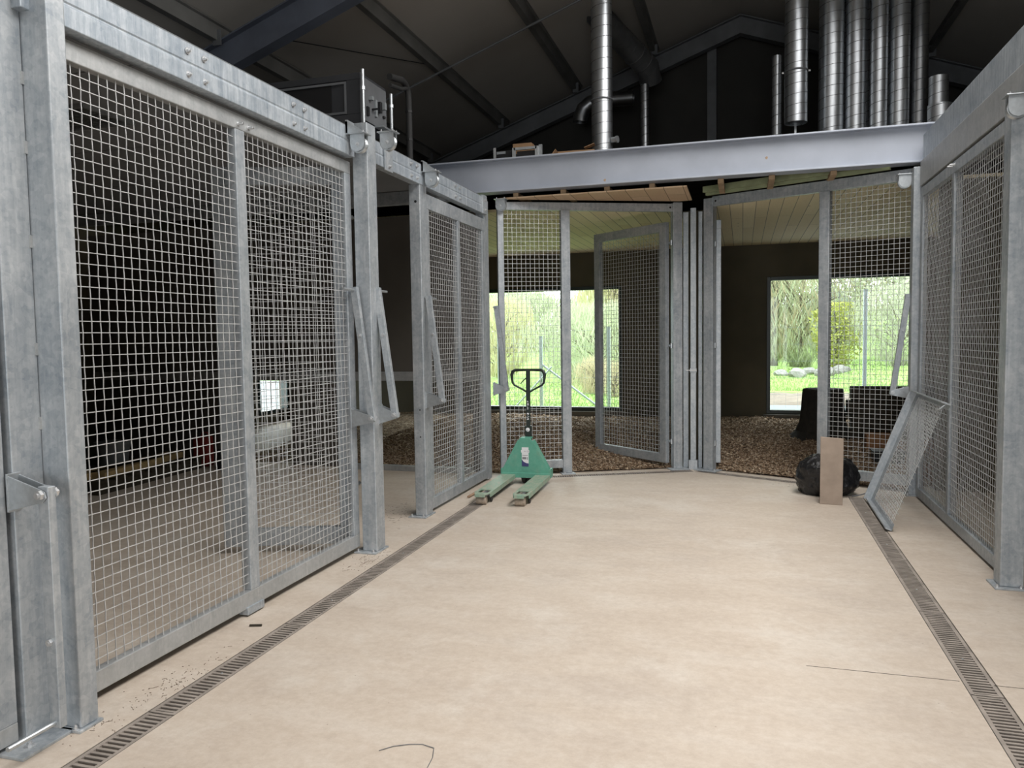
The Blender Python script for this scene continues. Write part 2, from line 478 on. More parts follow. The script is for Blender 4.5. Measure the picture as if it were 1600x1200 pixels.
# boarded wall behind the left pens, with low hatch openings
mb = holed(MB(), 'y', 8.56, 8.64, -8.6, -2.95, 0.0, 3.05, [(-4.75, -3.05, 0, 1.12), (-6.1, -5.5, 0, 1.12)])
S(mb, 'wall_3', 'board')
S(MB().box(-8.6, -2.95, 8.545, 8.56, 1.08, 1.19), 'trim_2', 'galv_warm', 0.003)
S(MB().box(-8.6, -5.4, 8.56, 8.62, 3.53, 4.35).box(-8.6, -5.4, 8.55, 8.56, 3.78, 3.795), 'wall_4', 'board')
S(MB().box(-4.75, -3.05, 8.42, 8.52, 0.0, 0.06), 'trim_3', 'galv_warm', 0.004)
mb = MB()
for a, b_ in ((2.2, 3.55), (3.56, 4.02), (4.42, 5.02), (5.03, 6.2), (6.21, 8.2)): mb.box(-8.55, -2.80, a, b_, 3.11, 3.15)
for a, b_ in ((4.02, 4.42),): mb.box(-8.55, -6.9, a, b_, 3.11, 3.15).box(-4.0, -2.80, a, b_, 3.11, 3.15)
S(mb, 'ceiling_4', 'penceil')
S(MB().box(-8.55, -2.80, 2.2, 8.2, 3.152, 3.17), 'ceiling_5', 'penceil')
S(MB().box(1.77, 4.3, 3.0, 8.4, 3.2, 3.25), 'ceiling_lightblock', 'penceil')  # unseen slab added over the right pen to keep overhead light out
# right pen back wall
S(MB().box(4.2, 4.3, -2, 8.4, 0, 3.3), 'wall_5', 'board')
S(MB().box(1.85, 4.8, 8.5, 8.58, 0, 3.05), 'wall_6', 'blackwall')
S(MB().box(XL, -2.95, 2.12, 2.2, 0, 3.05), 'wall_lightblock_left', 'board')  # out-of-view side wall added to block doorway light from the left pen
S(MB().box(1.75, 4.2, 3.0, 3.08, 0, 3.05), 'wall_lightblock_right', 'board')  # out-of-view side wall added so the right pen stays dark

# ------------------------------------------------------------------ bedding
def bed(name, x0, x1, label):
    rng = random.Random(3); mb = MB()
    nx = int((x1 - x0) / 0.06); ny = 80
    def hz(x, y_):
        t = min(1, max(0, (y_ - panel_front(x)) / 2.4)); t = t * t * (3 - 2 * t)
        n = noise.noise((x * 1.3, y_ * 1.3, 0)) * .03 + noise.noise((x * 6, y_ * 6, 3)) * .022 + noise.noise((x * 19, y_ * 19, 5)) * .015
        return 0.015 + 0.15 * t + n * (0.35 + .65 * t)
    vs = []
    for i in range(nx + 1):
        x = x0 + (x1 - x0) * i / nx; a = panel_front(x) + 0.02; b = YB - 0.02
        for j in range(ny + 1):
            t = (j / ny) ** 1.2
            y_ = a + (b - a) * t; vs.append((x, y_, max(0.004, hz(x, y_))))
    mb.add(vs, [(i * (ny + 1) + j, (i + 1) * (ny + 1) + j, (i + 1) * (ny + 1) + j + 1, i * (ny + 1) + j + 1) for i in range(nx) for j in range(ny)])
    cnt = int(16000 * min(1, (x1 - x0) / 4))
    for k in range(cnt):
        x = rng.uniform(max(x0, -5.0), min(x1, 2.4)); a = panel_front(x) + 0.04
        y_ = a + (YB - .1 - a) * rng.random() ** 1.25
        z = hz(x, y_) + rng.uniform(0, .012)
        L = rng.uniform(.010, .042); w = rng.uniform(.003, .009); t = rng.uniform(.002, .005)
        q = Matrix.Rotation(rng.uniform(0, 6.28), 3, 'Z') @ Matrix.Rotation(rng.uniform(-.6, .6), 3, 'Y') @ Matrix.Rotation(rng.uniform(-.6, .6), 3, 'X')
        c = Vector((x, y_, max(z, .012)))
        mb.add([c + q @ Vector((sx * L, sy * w, sz * t)) for sx in (-1, 1) for sy in (-1, 1) for sz in (-1, 1)],
               [(0, 1, 3, 2), (4, 6, 7, 5), (0, 4, 5, 1), (2, 3, 7, 6), (0, 2, 6, 4), (1, 5, 7, 3)])
    o = mb.build(name, 'chips')
    return tag(o, label, 'wood chips', None, 'stuff')
bed('wood_chip_bedding', -6.45, -0.75, 'loose brown wood chips covering the floor of the left bedded room')
bed('wood_chip_bedding', -0.38, 4.70, 'loose brown wood chips covering the floor of the right bedded room')

# ------------------------------------------------------------------ drains
def grate(p, q, i, w, label, nm='drain_grate', slot=0.0285, group=None, covered=False):
    p = Vector((*p, 0)); q = Vector((*q, 0)); L = (q - p).length; dd = (q - p).normalized()
    t = T(nm, label, 'drain grate', p, atan2(dd.y, dd.x), group)
    g = MB(); h = w / 2 - 0.003; e = 0.017; L2 = L - 0.006
    g.box(0.003, L2, -h, -h + e, -0.028, -0.002); g.box(0.003, L2, h - e, h, -0.028, -0.002)
    n = int(L2 / slot); st = L2 / n
    for k in range(n + 1):
        x = min(max(0.003, st * k - st * .26), L2 - st * .5)
        g.box(x, x + st * .46, -h + e, h - e, -0.028, -0.003)
    g.build('grating', 'drain', t)
    c = MB(); c.box(0, L, -w / 2, -h, -0.115, -0.001); c.box(0, L, h, w / 2, -0.115, -0.001); c.box(0, L, -h, h, -0.118, -0.112)
    c.build('channel', 'drainrim', t)
    for k in range(13, n - 3, 26):
        MB().tube([(st * (k + 1), 0, -0.003), (st * (k + 1), 0, 0.0)], .006, 8).build('screw', 'bolt', t)
    return t
M['drain'] = flat('dusty_cast_grate', (.31, .27, .235), 0.7, 0.2, 0.25, 9)
M['drainrim'] = flat('dark_drain_channel', (.10, .085, .072), 0.75, 0.1, 0.3, 9)
ORD = ['first', 'second', 'third', 'fourth', 'fifth', 'sixth', 'seventh']
def lerp(a, b, t): return (a[0] + (b[0] - a[0]) * t, a[1] + (b[1] - a[1]) * t)
for side, A, B in (('left', DL0, DL1), ('right', DR0, DR1)):
    nseg = 6
    for i in range(nseg):
        grate(lerp(A, B, i / nseg), lerp(A, B, (i + 1) / nseg), i, DW,
              '%s slotted grate from the camera in the %s floor drain' % (ORD[i], side), group='%s floor drain grates' % side)
for side, (A, B, w) in (('left', CH[2]), ('right', CH[3])):
    for i in range(2):
        grate(lerp(A, B, i / 2), lerp(A, B, (i + 1) / 2), i, w,
              'thin slotted grate before the %s back room, %s' % (side, ('half beside the %s' % ('pallet truck' if side == 'left' else 'twin centre posts')) if i == 0 else ('half ending at the %s' % ('twin centre posts' if side == 'left' else 'refuse bag'))),
              slot=0.026, group='back floor drain grates')

# ------------------------------------------------------------------ posts and beams
def post(label, x0, x1, y0, y1, h, mat='galv', plate=True, extra=None, cap=True, cat='post', pl=0.05, nm='steel_post'):
    cx, cy = (x0 + x1) / 2, (y0 + y1) / 2
    t = T(nm, label, cat, (cx, cy, 0))
    mb = MB().box(x0 - cx, x1 - cx, y0 - cy, y1 - cy, 0.012, h)
    mb.build('shaft', mat, t, 0.006)
    if plate:
        MB().box(x0 - cx - pl, x1 - cx + .012, y0 - cy - pl, y1 - cy + pl * .6, 0, 0.012).build('base_plate', mat, t, 0.002)
        for sx, sy in ((x0 - cx - pl * .5, y0 - cy - pl * .5), (x1 - cx - .02, y0 - cy - pl * .5)):
            hexbolt((sx, sy, 0.012), (0, 0, 1), .009, .01).build('anchor_bolt', 'bolt', t)
    return t
p1 = post('near left galvanised corner post beside the gate cut by the frame', -2.74, -2.60, 2.44, 2.53, 3.16, pl=0.02)
post2 = post('left galvanised post between the long near gate and the open doorway', -2.72, -2.60, 5.13, 5.27, 3.155)
post3 = post('left galvanised post on the far side of the open doorway', -2.79, -2.685, 6.27, 6.42, 2.93)
post4 = post('left far galvanised post behind the pallet truck', -2.80, -2.70, 8.06, 8.20, 3.09, plate=False)
for pz, yy in ((2.78, -.08), (.96, -.08), (.72, -.08)):
    MB().tube([(0.01, yy + .003, pz), (0.01, yy + .008, pz)], .012 if pz > 2 else .007, 10).build('bolt_hole', 'black', post3)
# the wide flat channel standing against the near post
t = T('channel_post', 'broad flat galvanised channel standing left of the near corner post', 'post', (-2.79, 2.345, 0))
MB().box(-.05, .062, -.045, .093, 0.012, 3.1).build('channel', 'galv', t, 0.005)
MB().box(-.06, .16, -.15, .09, 0, 0.012).build('base_plate', 'galv', t, 0.002)
hexbolt((.105, -.07, .012), (0, 0, 1), .013, .012).build('anchor_bolt', 'bolt', t)
for z in (.55, 1.25, 1.55, 1.98, 2.35, 2.62):
    MB().box(.06, .066, .082, .10, z, z + .05).build('weld', 'galv_warm', t)

def beam(label, x0, x1, y0, y1, z0, z1, bolts, side, mat='galv_beam', group=None, endplate=False):
    # box track with a bead along its middle; side=+1: show face looks to +x
    L = y1 - y0; D = x1 - x0; hh = z1 - z0
    t = T('track_beam', label, 'beam', ((x0 + x1) / 2, y0, z0), 0, group)
    fx = D / 2 * side; bx_ = -fx; m = hh * .48; s = side
    prof = [(bx_, 0), (fx, 0), (fx, m - .008), (fx - s * .006, m - .002), (fx - s * .006, m + .004), (fx - s * .003, m + .012), (fx - s * .003, hh), (bx_, hh)]
    MB().prism(prof, 'y', 0, L).build('track', mat, t, 0.004)
    for (yy, zz) in bolts:
        hexbolt((fx - s * .001, yy - y0, zz - z0), (s, 0, 0), .011, .012).build('bolt', 'bolt', t)
    if endplate:
        MB().box(fx - .02, fx + .012, L - .15, L - .02, -.005, hh + .02).build('end_plate', 'galv', t, 0.003)
        for zz in (.04, hh - .03): hexbolt((fx + .012, L - .08, zz), (s, 0, 0), .010, .010).build('bolt', 'bolt', t)
    return t
bl = [(a, z) for a in (3.35, 3.475, 4.303, 4.427) for z in (2.94, 3.056)]
beam('galvanised track beam over the long near left gate, bolted in fours', -2.76, -2.68, 2.40, 5.09, 2.90, 3.10, bl, 1)
bl = [(a, z) for a in (6.084, 6.203, 7.127, 7.251) for z in (2.965, 3.065)]
b2 = beam('galvanised track beam over the open doorway and far left gate', -2.76, -2.68, 5.28, 8.09, 2.925, 3.10, bl, 1, endplate=True)
MB().box(.04, .055, .28, .42, -.02, .2).build('splice_plate', 'galv', b2, 0.003)
for z in (.02, .15): hexbolt((.055, .35, z), (1, 0, 0), .011, .012).build('bolt', 'bolt', b2)
b0 = beam('stub of galvanised beam at the top left picture corner', -2.77, -2.68, 0.9, 2.30, 2.89, 3.09, [], 1)
MB().box(-.05, .06, 1.38, 1.40, -.01, .2).build('end_plate', 'galv', b0, .003)
# right beams: upper face and projecting lower track
t = T('track_beam', 'deep galvanised beam over the right gate, two stacked sections', 'beam', (1.67, 1.0, 2.95))
MB().box(-.055, .07, 0, 7.15, .232, .475).build('upper_section', 'galv_beam', t, 0.004)
MB().box(-.075, .05, 0, 7.15, 0, .23).build('lower_section', 'galv_warm', t, 0.004)

# ------------------------------------------------------------------ gates
def gate(label, loc, rz, W, z0, z1, stiles, top, bot, depth=0.05, foot=None, nm='mesh_gate', cat='gate', mat='galv', topbolts=(), ends=(0.075, 0.075), railmat=None, wy=None):
    t = T(nm, label, cat, loc, rz)
    MB().box(0, W, 0, depth, z1 - top, z1).build('top_rail', railmat or mat, t, 0.004)
    MB().box(0, W, 0, depth, z0, z0 + bot).build('bottom_rail', railmat or mat, t, 0.004)
    xs = [(0, ends[0])] + list(stiles) + [(W - ends[1], W)]
    for a, b in xs:
        MB().box(a, b, 0.001, depth + (.012 if 0 < a < W - .1 else 0), z0 + bot, z1 - top).build('stile', mat, t, 0.004)
    for (a, b), (c, d_) in zip(xs[:-1], xs[1:]):
        MB().wires(b - .004, c + .004, z0 + bot - .004, z1 - top + .004, depth * .35 if wy is None else wy).build('wire_mesh', 'wire', t)
    for x, z in topbolts:
        b = hexbolt((x, 0, z), (0, -1, 0), .009, .03); b.build('bolt', 'bolt', t)
    if foot:
        MB().box(foot[0], foot[1], -.012, depth, z0 - .035, z0 + .01).build('guide_foot', 'galv', t, 0.003)
    return t
H2 = pi / 2
# near left gate: front face at x=-2.74
gate('long near left galvanised mesh gate, two wire panels and a middle stile', (-2.74, 2.45, 0), H2, 2.68, 0.045, 2.88,
     [(1.345, 1.432)], .088, .095, foot=(1.29, 1.45), topbolts=((1.375, 2.822), (1.47, 2.822)), ends=(.15, .085), railmat='galv_warm')
# gate cut by the left frame edge
gate('galvanised mesh gate cut off by the left picture edge', (-2.74, 0.75, 0), H2, 1.525, 0.03, 2.88, [], .09, .075, ends=(.08, .105), railmat='galv_warm')
# far left gate
gate('far left galvanised mesh gate beyond the open doorway, behind the pallet truck', (-2.70, 6.43, 0), H2, 1.63, 0.035, 2.875,
     [(.80, .865)], .13, .10, ends=(.07, .08))
# right gate, front face x = 1.60
gate('tall right galvanised mesh gate with the loose panel leaning on it', (1.60, 8.12, 0), -H2, 2.62, 0.02, 2.93, [(1.12, 1.185)], .09, .085, ends=(.07, .10),
     topbolts=((1.13, 2.90), (1.20, 2.90)))
# angled back panels (fixed): frame with posts
def rotz(a, b): return atan2(b[1] - a[1], b[0] - a[0])
LA, LB = (-2.60, 8.35), (-0.675, 9.252)
ra = rotz(LA, LB); LW = sqrt((LB[0] - LA[0]) ** 2 + (LB[1] - LA[1]) ** 2)
t = T('mesh_screen', 'angled galvanised frame across the left bedded room, mesh on its left part', 'mesh screen', (*LA, 0), ra)
MB().box(0, LW - .1, 0, .06, 3.015, 3.105).build('top_rail', 'galv', t, .004)
MB().box(-.04, .03, 0, .08, 0.012, 3.06).build('stile', 'galv', t, .005)
MB().box(.685, .79, -.01, .08, 0.012, 3.02).build('stile', 'galv', t, .005)
MB().box(LW - .11, LW, -.01, .09, 0.012, 3.12).build('stile', 'galv', t, .005)
MB().box(.03, .685, 0, .06, .07, .165).build('bottom_rail', 'galv', t, .004)
MB().wires(.026, .69, .16, 3.02, .03, 0.05).build('wire_mesh', 'wire', t)
MB().box(.66, .82, -.07, .10, 0, .012).build('base_plate', 'galv', t, .002)
MB().box(LW - .17, LW + .06, -.09, .10, 0, .012).build('base_plate', 'galv', t, .002)
hexbolt((.70, -.04, .012), (0, 0, 1), .011, .012).build('anchor_bolt', 'bolt', t)
MB().tube([(LW - .145, -.001, 3.06), (LW - .145, .002, 3.06)], .012, 10).build('bolt_hole', 'black', t)
RA, RB = (-0.43, 9.228), (1.64, 8.28)
rb = rotz(RA, RB); RW = sqrt((RB[0] - RA[0]) ** 2 + (RB[1] - RA[1]) ** 2)
t = T('mesh_screen', 'angled galvanised frame across the right bedded room, mesh on its right part', 'mesh screen', (*RA, 0), rb)
MB().box(.1, RW - .06, 0, .06, 3.045, 3.155).build('top_rail', 'galv', t, .004)
MB().box(0, .115, -.01, .09, 0.012, 3.14).build('stile', 'galv', t, .005)
MB().box(1.31, 1.415, -.01, .08, 0.012, 3.05).build('stile', 'galv', t, .005)
MB().box(1.415, RW - .1, 0, .06, .07, .17).build('bottom_rail', 'galv', t, .004)
MB().wires(1.41, RW - .095, .165, 3.05, .03, 0.05).build('wire_mesh', 'wire', t)
MB().box(-.08, .19, -.09, .10, 0, .012).build('base_plate', 'galv', t, .002)
hexbolt((.16, -.05, .012), (0, 0, 1), .010, .012).build('anchor_bolt', 'bolt', t)
MB().tube([(.145, -.001, 3.10), (.145, .002, 3.10)], .012, 10).build('bolt_hole', 'black', t)
post('right galvanised corner post where the gate meets the angled panel', 1.545, 1.655, 8.17, 8.29, 3.14, plate=True, pl=.02)
post('right edge galvanised post beside the tall right gate', 1.53, 1.66, 5.34, 5.47, 2.945, pl=.035)
# small uprights in the slot between the twin centre posts
for lab, x0, x1, yy, z0, z1, m_ in (('left slim recessed upright between the twin centre posts', -.672, -.610, 9.35, .0, 3.02, 'galv'),
                                     ('right slim recessed upright between the twin centre posts', -.497, -.452, 9.35, .0, 3.02, 'galv')):
    t = T('slim_upright', lab, 'upright', ((x0 + x1) / 2, yy, z0))
    MB().box(-(x1 - x0) / 2, (x1 - x0) / 2, 0, .04, 0, z1 - z0).build('channel', m_, t, .003)
    MB().box(-(x1 - x0) / 2 - .01, (x1 - x0) / 2 + .01, -.02, .06, 0, .008).build('foot_plate', m_, t)
t = T('slide_bar', 'hanging galvanised slide bar in the slot between the twin centre posts', 'bar', (-.55, 9.25, 0.11))
MB().box(-.032, .032, 0, .045, 0, 2.94).build('bar', 'galv', t, .003)
MB().box(-.038, .038, -.008, .048, 1.035, 1.085).build('clamp', 'galv', t, .003)
MB().tube([(-.075, -.005, 1.06), (.04, -.005, 1.06)], .006, 8).build('pin', 'bolt', t)
MB().box(-.05, .05, -.02, .06, -.11, 0).build('guide_block', 'galv', t, .003)

def leaf(label, hinge, end, z0, z1, hinges, mat='galv', hd=-1, rail=.105, th=.03):
    a = rotz(hinge, end); W = sqrt((end[0] - hinge[0]) ** 2 + (end[1] - hinge[1]) ** 2)
    t = T('mesh_door', label, 'door', (*hinge, 0), a)
    MB().box(0, W, -th, th, z1 - rail, z1).build('top_rail', mat, t, .004)
    MB().box(0, W, -th, th, z0, z0 + rail).build('bottom_rail', mat, t, .004)
    MB().box(0, rail, -th, th, z0 + rail, z1 - rail).build('stile', mat, t, .004)
    MB().box(W - rail, W, -th, th, z0 + rail, z1 - rail).build('stile', mat, t, .004)
    MB().wires(rail - .004, W - rail + .004, z0 + rail - .004, z1 - rail + .004, 0).build('wire_mesh', 'wire', t)
    for z in hinges:
        h = MB().tube([(-.055, .02 * hd, z), (.0, .02 * hd, z)], .008, 8).tube([(-.045, .02 * hd, z - .03), (-.045, .02 * hd, z + .03)], .013, 10)
        h.tube([(-.02, .02 * hd, z), (-.012, .02 * hd, z)], .018, 6)
        h.build('hinge', 'zinc', t)
    return t
leaf('galvanised mesh door swung open into the left bedded room', (-0.845, 9.235), (-1.84, 10.045), 0.07, 2.90, (2.66, 1.46, .33))
leaf('galvanised mesh door seen edge-on right of the twin centre posts', (-0.280, 9.27), (-0.3125, 10.38), 0.085, 2.90, (2.62, 1.46, .32), hd=1, rail=.1, th=.042)
leaf('galvanised mesh door standing ajar inside the near left pen', (-2.80, 5.215), (-3.725, 4.86), 0.05, 2.86, (2.5, .5), rail=.13)

# ------------------------------------------------------------------ locking levers
def lever(label, loc, rz, reach=.16, top=(.05, .92), pin=-.15, up=True, ax=0.0):
    # local -y points into the corridor
    t = T('locking_lever', label, 'lever', loc, rz)
    def O(u): return -u
    tri = [(0, .068), (O(reach - .01), .022), (O(reach + .016), .012), (O(reach + .024), -.012), (O(reach + .006), -.03), (0, -.07)]
    mb = MB(); mb.prism(tri, 'x', -.027, -.021); mb.prism(tri, 'x', .021, .027); mb.box(-.03, .03, -.006, .003, -.075, .075)
    mb.build('bracket', 'zinc', t, .001)
    if up: p0, p1 = Vector((ax, -reach, -.025)), Vector((ax, -top[0], top[1]))
    else: p0, p1 = Vector((ax, -reach, .03)), Vector((ax, -top[0], top[1]))
    MB().bar(p0, p1, .034, .052, (0, 1, 0)).build('lever_arm', 'galv', t, .003)
    b = MB().tube([(-.05, -reach, 0), (.05, -reach, 0)], .010, 10); b.tube([(-.042, -reach, 0), (-.028, -reach, 0)], .019, 6); b.tube([(.028, -reach, 0), (.040, -reach, 0)], .019, 6)
    b.build('pivot_bolt', 'bolt', t)
    m_ = p0.lerp(p1, .64)
    b = MB().tube([m_ + Vector((-.034, 0, 0)), m_ + Vector((.034, 0, 0))], .007, 8).tube([m_ + Vector((-.03, 0, 0)), m_ + Vector((-.017, 0, 0))], .014, 6)
    b.build('stop_bolt', 'bolt', t)
    e = p1 + (p0 - p1).normalized() * .02
    MB().tube([e + Vector((0 if pin > 0 else .02, 0, 0)), e + Vector((pin, 0, 0))], .0095, 10).build('handle_pin', 'zinc', t)
    return t
lever('locking lever on the near gate stile, left of the pair at the doorway', (-2.74, 5.06, 1.02), H2, .165, (.045, .95), -.17, ax=-.0)
lever('locking lever on the doorway post, right of the pair', (-2.60, 5.235, 1.03), H2, .125, (.0, .94), .15)
lever('locking lever on the post just beyond the open doorway', (-2.685, 6.33, 1.045), H2, .15, (.035, .92), .16)
lever('locking lever on the far left post beside the angled mesh', (-2.68, 8.25, 1.01), H2, .15, (.04, .93), -.1)
lever('locking lever on the right corner post, leaning the other way', (1.595, 8.27, 1.0), -H2, .19, (.06, .95), -.07)
lever('locking lever hanging straight down on the nearest left post', (-2.728, 2.30, 1.02), H2, .165, (.165, -.92), -.22, up=False)

# ------------------------------------------------------------------ pulleys
def pulley(label, loc, rz, gusset=True, slope=1):
    t = T('cable_pulley', label, 'pulley', loc, rz)     # local -y to the corridor; wheel axis along x
    mb = MB().box(-.05, .05, -.13, .01, 0, .008)
    mb.build('top_plate', 'zinc', t, .002)
    cheek = [(-.115, 0), (-.005, 0)] + [(-.06 + .055 * cos(a), -.065 + .055 * sin(a)) for a in [0, -.5, -1.0, -1.57, -2.1, -2.6, -3.14]]
    cheek = [(-.115, 0), (-.115, -.065)] + [(-.06 - .055 * cos(a), -.065 - .055 * sin(a)) for a in [.5, 1.0, 1.57, 2.1, 2.6]] + [(-.005, -.065), (-.005, 0)]
    for a_ in (-.03, .026): MB().prism(cheek, 'x', a_, a_ + .004).build('cheek_plate', 'zinc', t)
    MB().tube([(-.02, -.06, -.068), (-.012, -.06, -.068), (0, -.06, -.068), (.012, -.06, -.068), (.02, -.06, -.068)], [.06, .056, .046, .056, .06], 24).build('wheel', 'zinc', t)
    hexbolt((-.03, -.06, -.068), (-1, 0, 0), .009, .008).build('axle', 'bolt', t)
    for sx in (-.035, .035):
        for sy in (-.11, -.02): hexbolt((sx, sy, .008), (0, 0, 1), .006, .006).build('bolt', 'bolt', t)
    if gusset:
        MB().prism([(.02, .09), (.005, .09), (-.11, .012), (-.11, .008), (.02, .008)], 'x', -.05, -.045).prism([(.02, .09), (.005, .09), (-.11, .012), (-.11, .008), (.02, .008)], 'x', .045, .05).box(-.05, .05, .003, .02, .0, .1).build('gusset', 'zinc', t)
    return t
pulley('cable pulley on the end of the near left beam', (-2.665, 5.02, 3.035), H2)
pulley('cable pulley on the right face of the doorway post top', (-2.585, 5.33, 3.115), H2, False)
pulley('cable pulley on the far left beam above the doorway edge', (-2.665, 6.36, 3.035), H2)
pulley('cable pulley at the far end of the far left beam', (-2.64, 8.30, 3.115), H2, False)
pulley('cable pulley on the right corner post', (1.55, 8.30, 3.09), -H2, False)
pulley('cable pulley under the right beam at the picture edge', (1.585, 5.22, 2.946), -H2, False)

# ------------------------------------------------------------------ mezzanine edge
t = T('edge_beam', 'lavender grey steel beam carrying the mezzanine across the back', 'beam', (-6.0, 8.24, 3.19))
w = 7.74
MB().box(0, w, .055, .067, .016, .345).build('web', 'primer', t)
MB().box(0, w, -.03, .15, .345, .362).build('top_flange', 'primer', t, .003)
MB().box(0, w, -.03, .15, 0, .017).build('bottom_flange', 'primer', t, .003)
M['rust'] = flat('rust_orange', (.40, .29, .19), 0.8, 0, 0.3, 40)
for px, pz in ((4.58, .045), (6.22, .15)):
    MB().prism([(px, pz), (px + .012, pz - .004), (px + .02, pz + .02), (px + .008, pz + .03), (px - .01, pz + .016)], 'y', .0538, .055).build('rust_mark', 'rust', t)
t = T('lintel_beam', 'galvanised cross beam under the pen ceiling, seen through the open doorway', 'beam', (-8.0, 7.40, 2.975))
MB().box(0, 5.22, 0, .08, 0, .13).build('beam', 'galv', t, .004)
# soffit: only the left half is boarded
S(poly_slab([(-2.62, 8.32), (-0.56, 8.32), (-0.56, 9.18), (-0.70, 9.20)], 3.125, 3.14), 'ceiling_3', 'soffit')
k = 0
names = ['leftmost', 'second', 'third', 'fourth', 'fifth', 'sixth', 'seventh']
for x in (-2.42, -1.88, -1.40, -0.92, -0.22, 0.28, 0.86):
    o = MB().box(x - .03, x + .03, 8.34, 8.95 if x < -.5 else 9.0, 3.145, 3.188).build('timber_batten', 'timber', None, .002)
    tag(o, '%s sawn timber batten end from the left under the mezzanine beam' % names[k], 'batten', 'battens under the mezzanine edge'); k += 1
for i, (off, z0, z1, lab) in enumerate(((.10, 3.165, 3.215, 'lower green treated timber above the right angled panel'), (.30, 3.19, 3.255, 'upper green treated timber under the mezzanine beam'))):
    u = Vector((cos(rb), sin(rb), 0)); n_ = Vector((sin(rb), -cos(rb), 0))
    p = Vector((*RA, 0)) + n_ * off * .35 + u * (.05 + .0 * i); q = p + u * (1.95 - .5 * i)
    o = MB().bar((p.x, p.y, (z0 + z1) / 2), (q.x, q.y, (z0 + z1) / 2), .045, z1 - z0).build('treated_timber', 'timber_green', None, .002)
    tag(o, lab, 'timber')

# ------------------------------------------------------------------ roof steel
def zsec(x, y0, y1, label, lit=False):
    z = zroof(x) - .01; s = 1 if x < RX else -1; sl = RS * s
    t = T('roof_purlin', label, 'purlin', (x, y0, z - .16), 0, 'roof purlins')
    mb = MB(); L = y1 - y0; th = .012
    mb.prism([(-.035, .16 - .035 * sl), (.035, .16 + .035 * sl), (.035, .148 + .035 * sl), (-.035, .148 - .035 * sl)], 'y', 0, L)
    mb.box(-.006, .006, 0, L, .0, .155); mb.box(-.075, .005, 0, L, -.006, .008)
    mb.build('z_section', 'purlin', t)
    for yy in (7.25 - y0, 13.1 - y0):
        if 0 < yy < L: MB().box(-.05, .05, yy - .1, yy - .088, -.06, .1).build('cleat', 'darksteel', t)
    return t
for x, lab in ((-6.68, 'lowest visible grey roof purlin on the left slope'), (-5.35, 'grey roof purlin on the left slope above the dark ventilation unit'), (-4.02, 'grey roof purlin rising from behind the near rafter'),
               (-2.70, 'grey roof purlin over the middle of the left slope'), (-1.39, 'grey roof purlin beside the slanting duct'), (1.34, 'right slope purlin hidden behind the tall ducts'),
               (2.68, 'right slope purlin just right of the ducts'), (4.0, 'right slope purlin above the right beam')):
    zsec(x, 0.5, 13.45, lab)
def rafter(yc, label, x0=XL + .1, x1=XR - .1, depth=.34, fl=.16, both=True, off=.17, mat='rafter'):
    t = T('roof_rafter', label, 'rafter', (RX, yc, zroof(RX) - off))
    for s, xe, nm in ((-1, x0, 'left_arm'), (1, x1, 'right_arm')):
        if not both and s > 0: continue
        L = abs(xe - RX); mb = MB()
        def P(x, o): return (x, -RS * abs(x) + o)
        a, b = 0.0, s * L
        for o0, o1, hw in ((0, -.018, fl / 2), (-.018, -depth + .018, .008), (-depth + .018, -depth, fl / 2)):
            mb.prism([P(a, o0), P(b, o0), P(b, o1), P(a, o1)], 'y', -hw, hw)
        mb.build('rafter_arm', mat, t)
    return t
rafter(7.25, 'blue grey roof rafter crossing the upper left corner')
rafter(13.25, 'dark gable rafter rising to the ridge above the back wall', depth=.30, mat='darksteel')
o = MB().box(-.075, .075, -.07, .07, 0, 2.75).build('gable_column', 'darksteel', None, .003)
o.location = (-.50, 13.5, 3.53); tag(o, 'dark steel column on the gable wall above the mezzanine', 'column')
t = T('sag_rod', 'thin dark sag rod under the left roof slope', 'rod', (-4.9, 10.15, zroof(-4.9) - .19))
MB().tube([(0, 0, 0), (4.5, 0, 4.5 * RS)], .017, 8).build('rod', 'darksteel', t)
t = T('roof_cable', 'fine black cable running under the left roof lining', 'cable', (-5.07, 7.9, zroof(-5.07) - .03))
MB().tube([(0, 0, 0), (.45, 1.05, .15), (.91, 2.1, .30)], .006, 6).build('cable', 'black', t)

# ------------------------------------------------------------------ ducts
def duct(label, pts, r, mat='duct', pitch=.125, collar=(), group=None, hanger=False, openend=True, seg=28):
    pts = [Vector(p) for p in pts]; base = pts[0]
    t = T('ventilation_duct', label, 'duct', base, 0, group)
    L = [p - base for p in pts]
    mb = MB().tube(L, r, seg, False)
    # inner skin so that the open end shows a real hollow pipe
    mb.tube(L, r - .004, seg, False)
    n = len(mb.v) // 2
    mb.f += [(k, (k + 1) % seg, n + (k + 1) % seg, n + k) for k in range(seg)]
    mb.build('pipe', mat, t, smooth=True)
    d0 = (L[1] - L[0]).normalized(); a = d0.orthogonal().normalized(); b = d0.cross(a); H = (L[1] - L[0]).length
    if pitch:
        hp = []; m_ = int(H / pitch * 16)
        for k in range(m_ + 1):
            s_ = k / 16 * pitch; th = 2 * pi * k / 16
            hp.append(d0 * s_ + (a * cos(th) + b * sin(th)) * (r + .0005))
        MB().tube(hp, .0035, 5).build('spiral_seam', 'seam', t, smooth=True)
    for c in collar:
        p = d0 * c
        MB().tube([p - d0 * .012, p - d0 * .006, p + d0 * .006, p + d0 * .012], [r + .002, r + .010, r + .010, r + .002], seg).build('clamp_collar', 'darksteel' if len(collar) < 2 else mat, t, smooth=True)
    return t
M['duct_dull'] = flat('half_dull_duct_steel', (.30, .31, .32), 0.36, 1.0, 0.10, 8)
d1 = duct('large bright spiral duct hanging alone left of centre', [(-1.635, 9.42, 3.80), (-1.635, 9.42, 6.24)], .125, collar=(.62,))
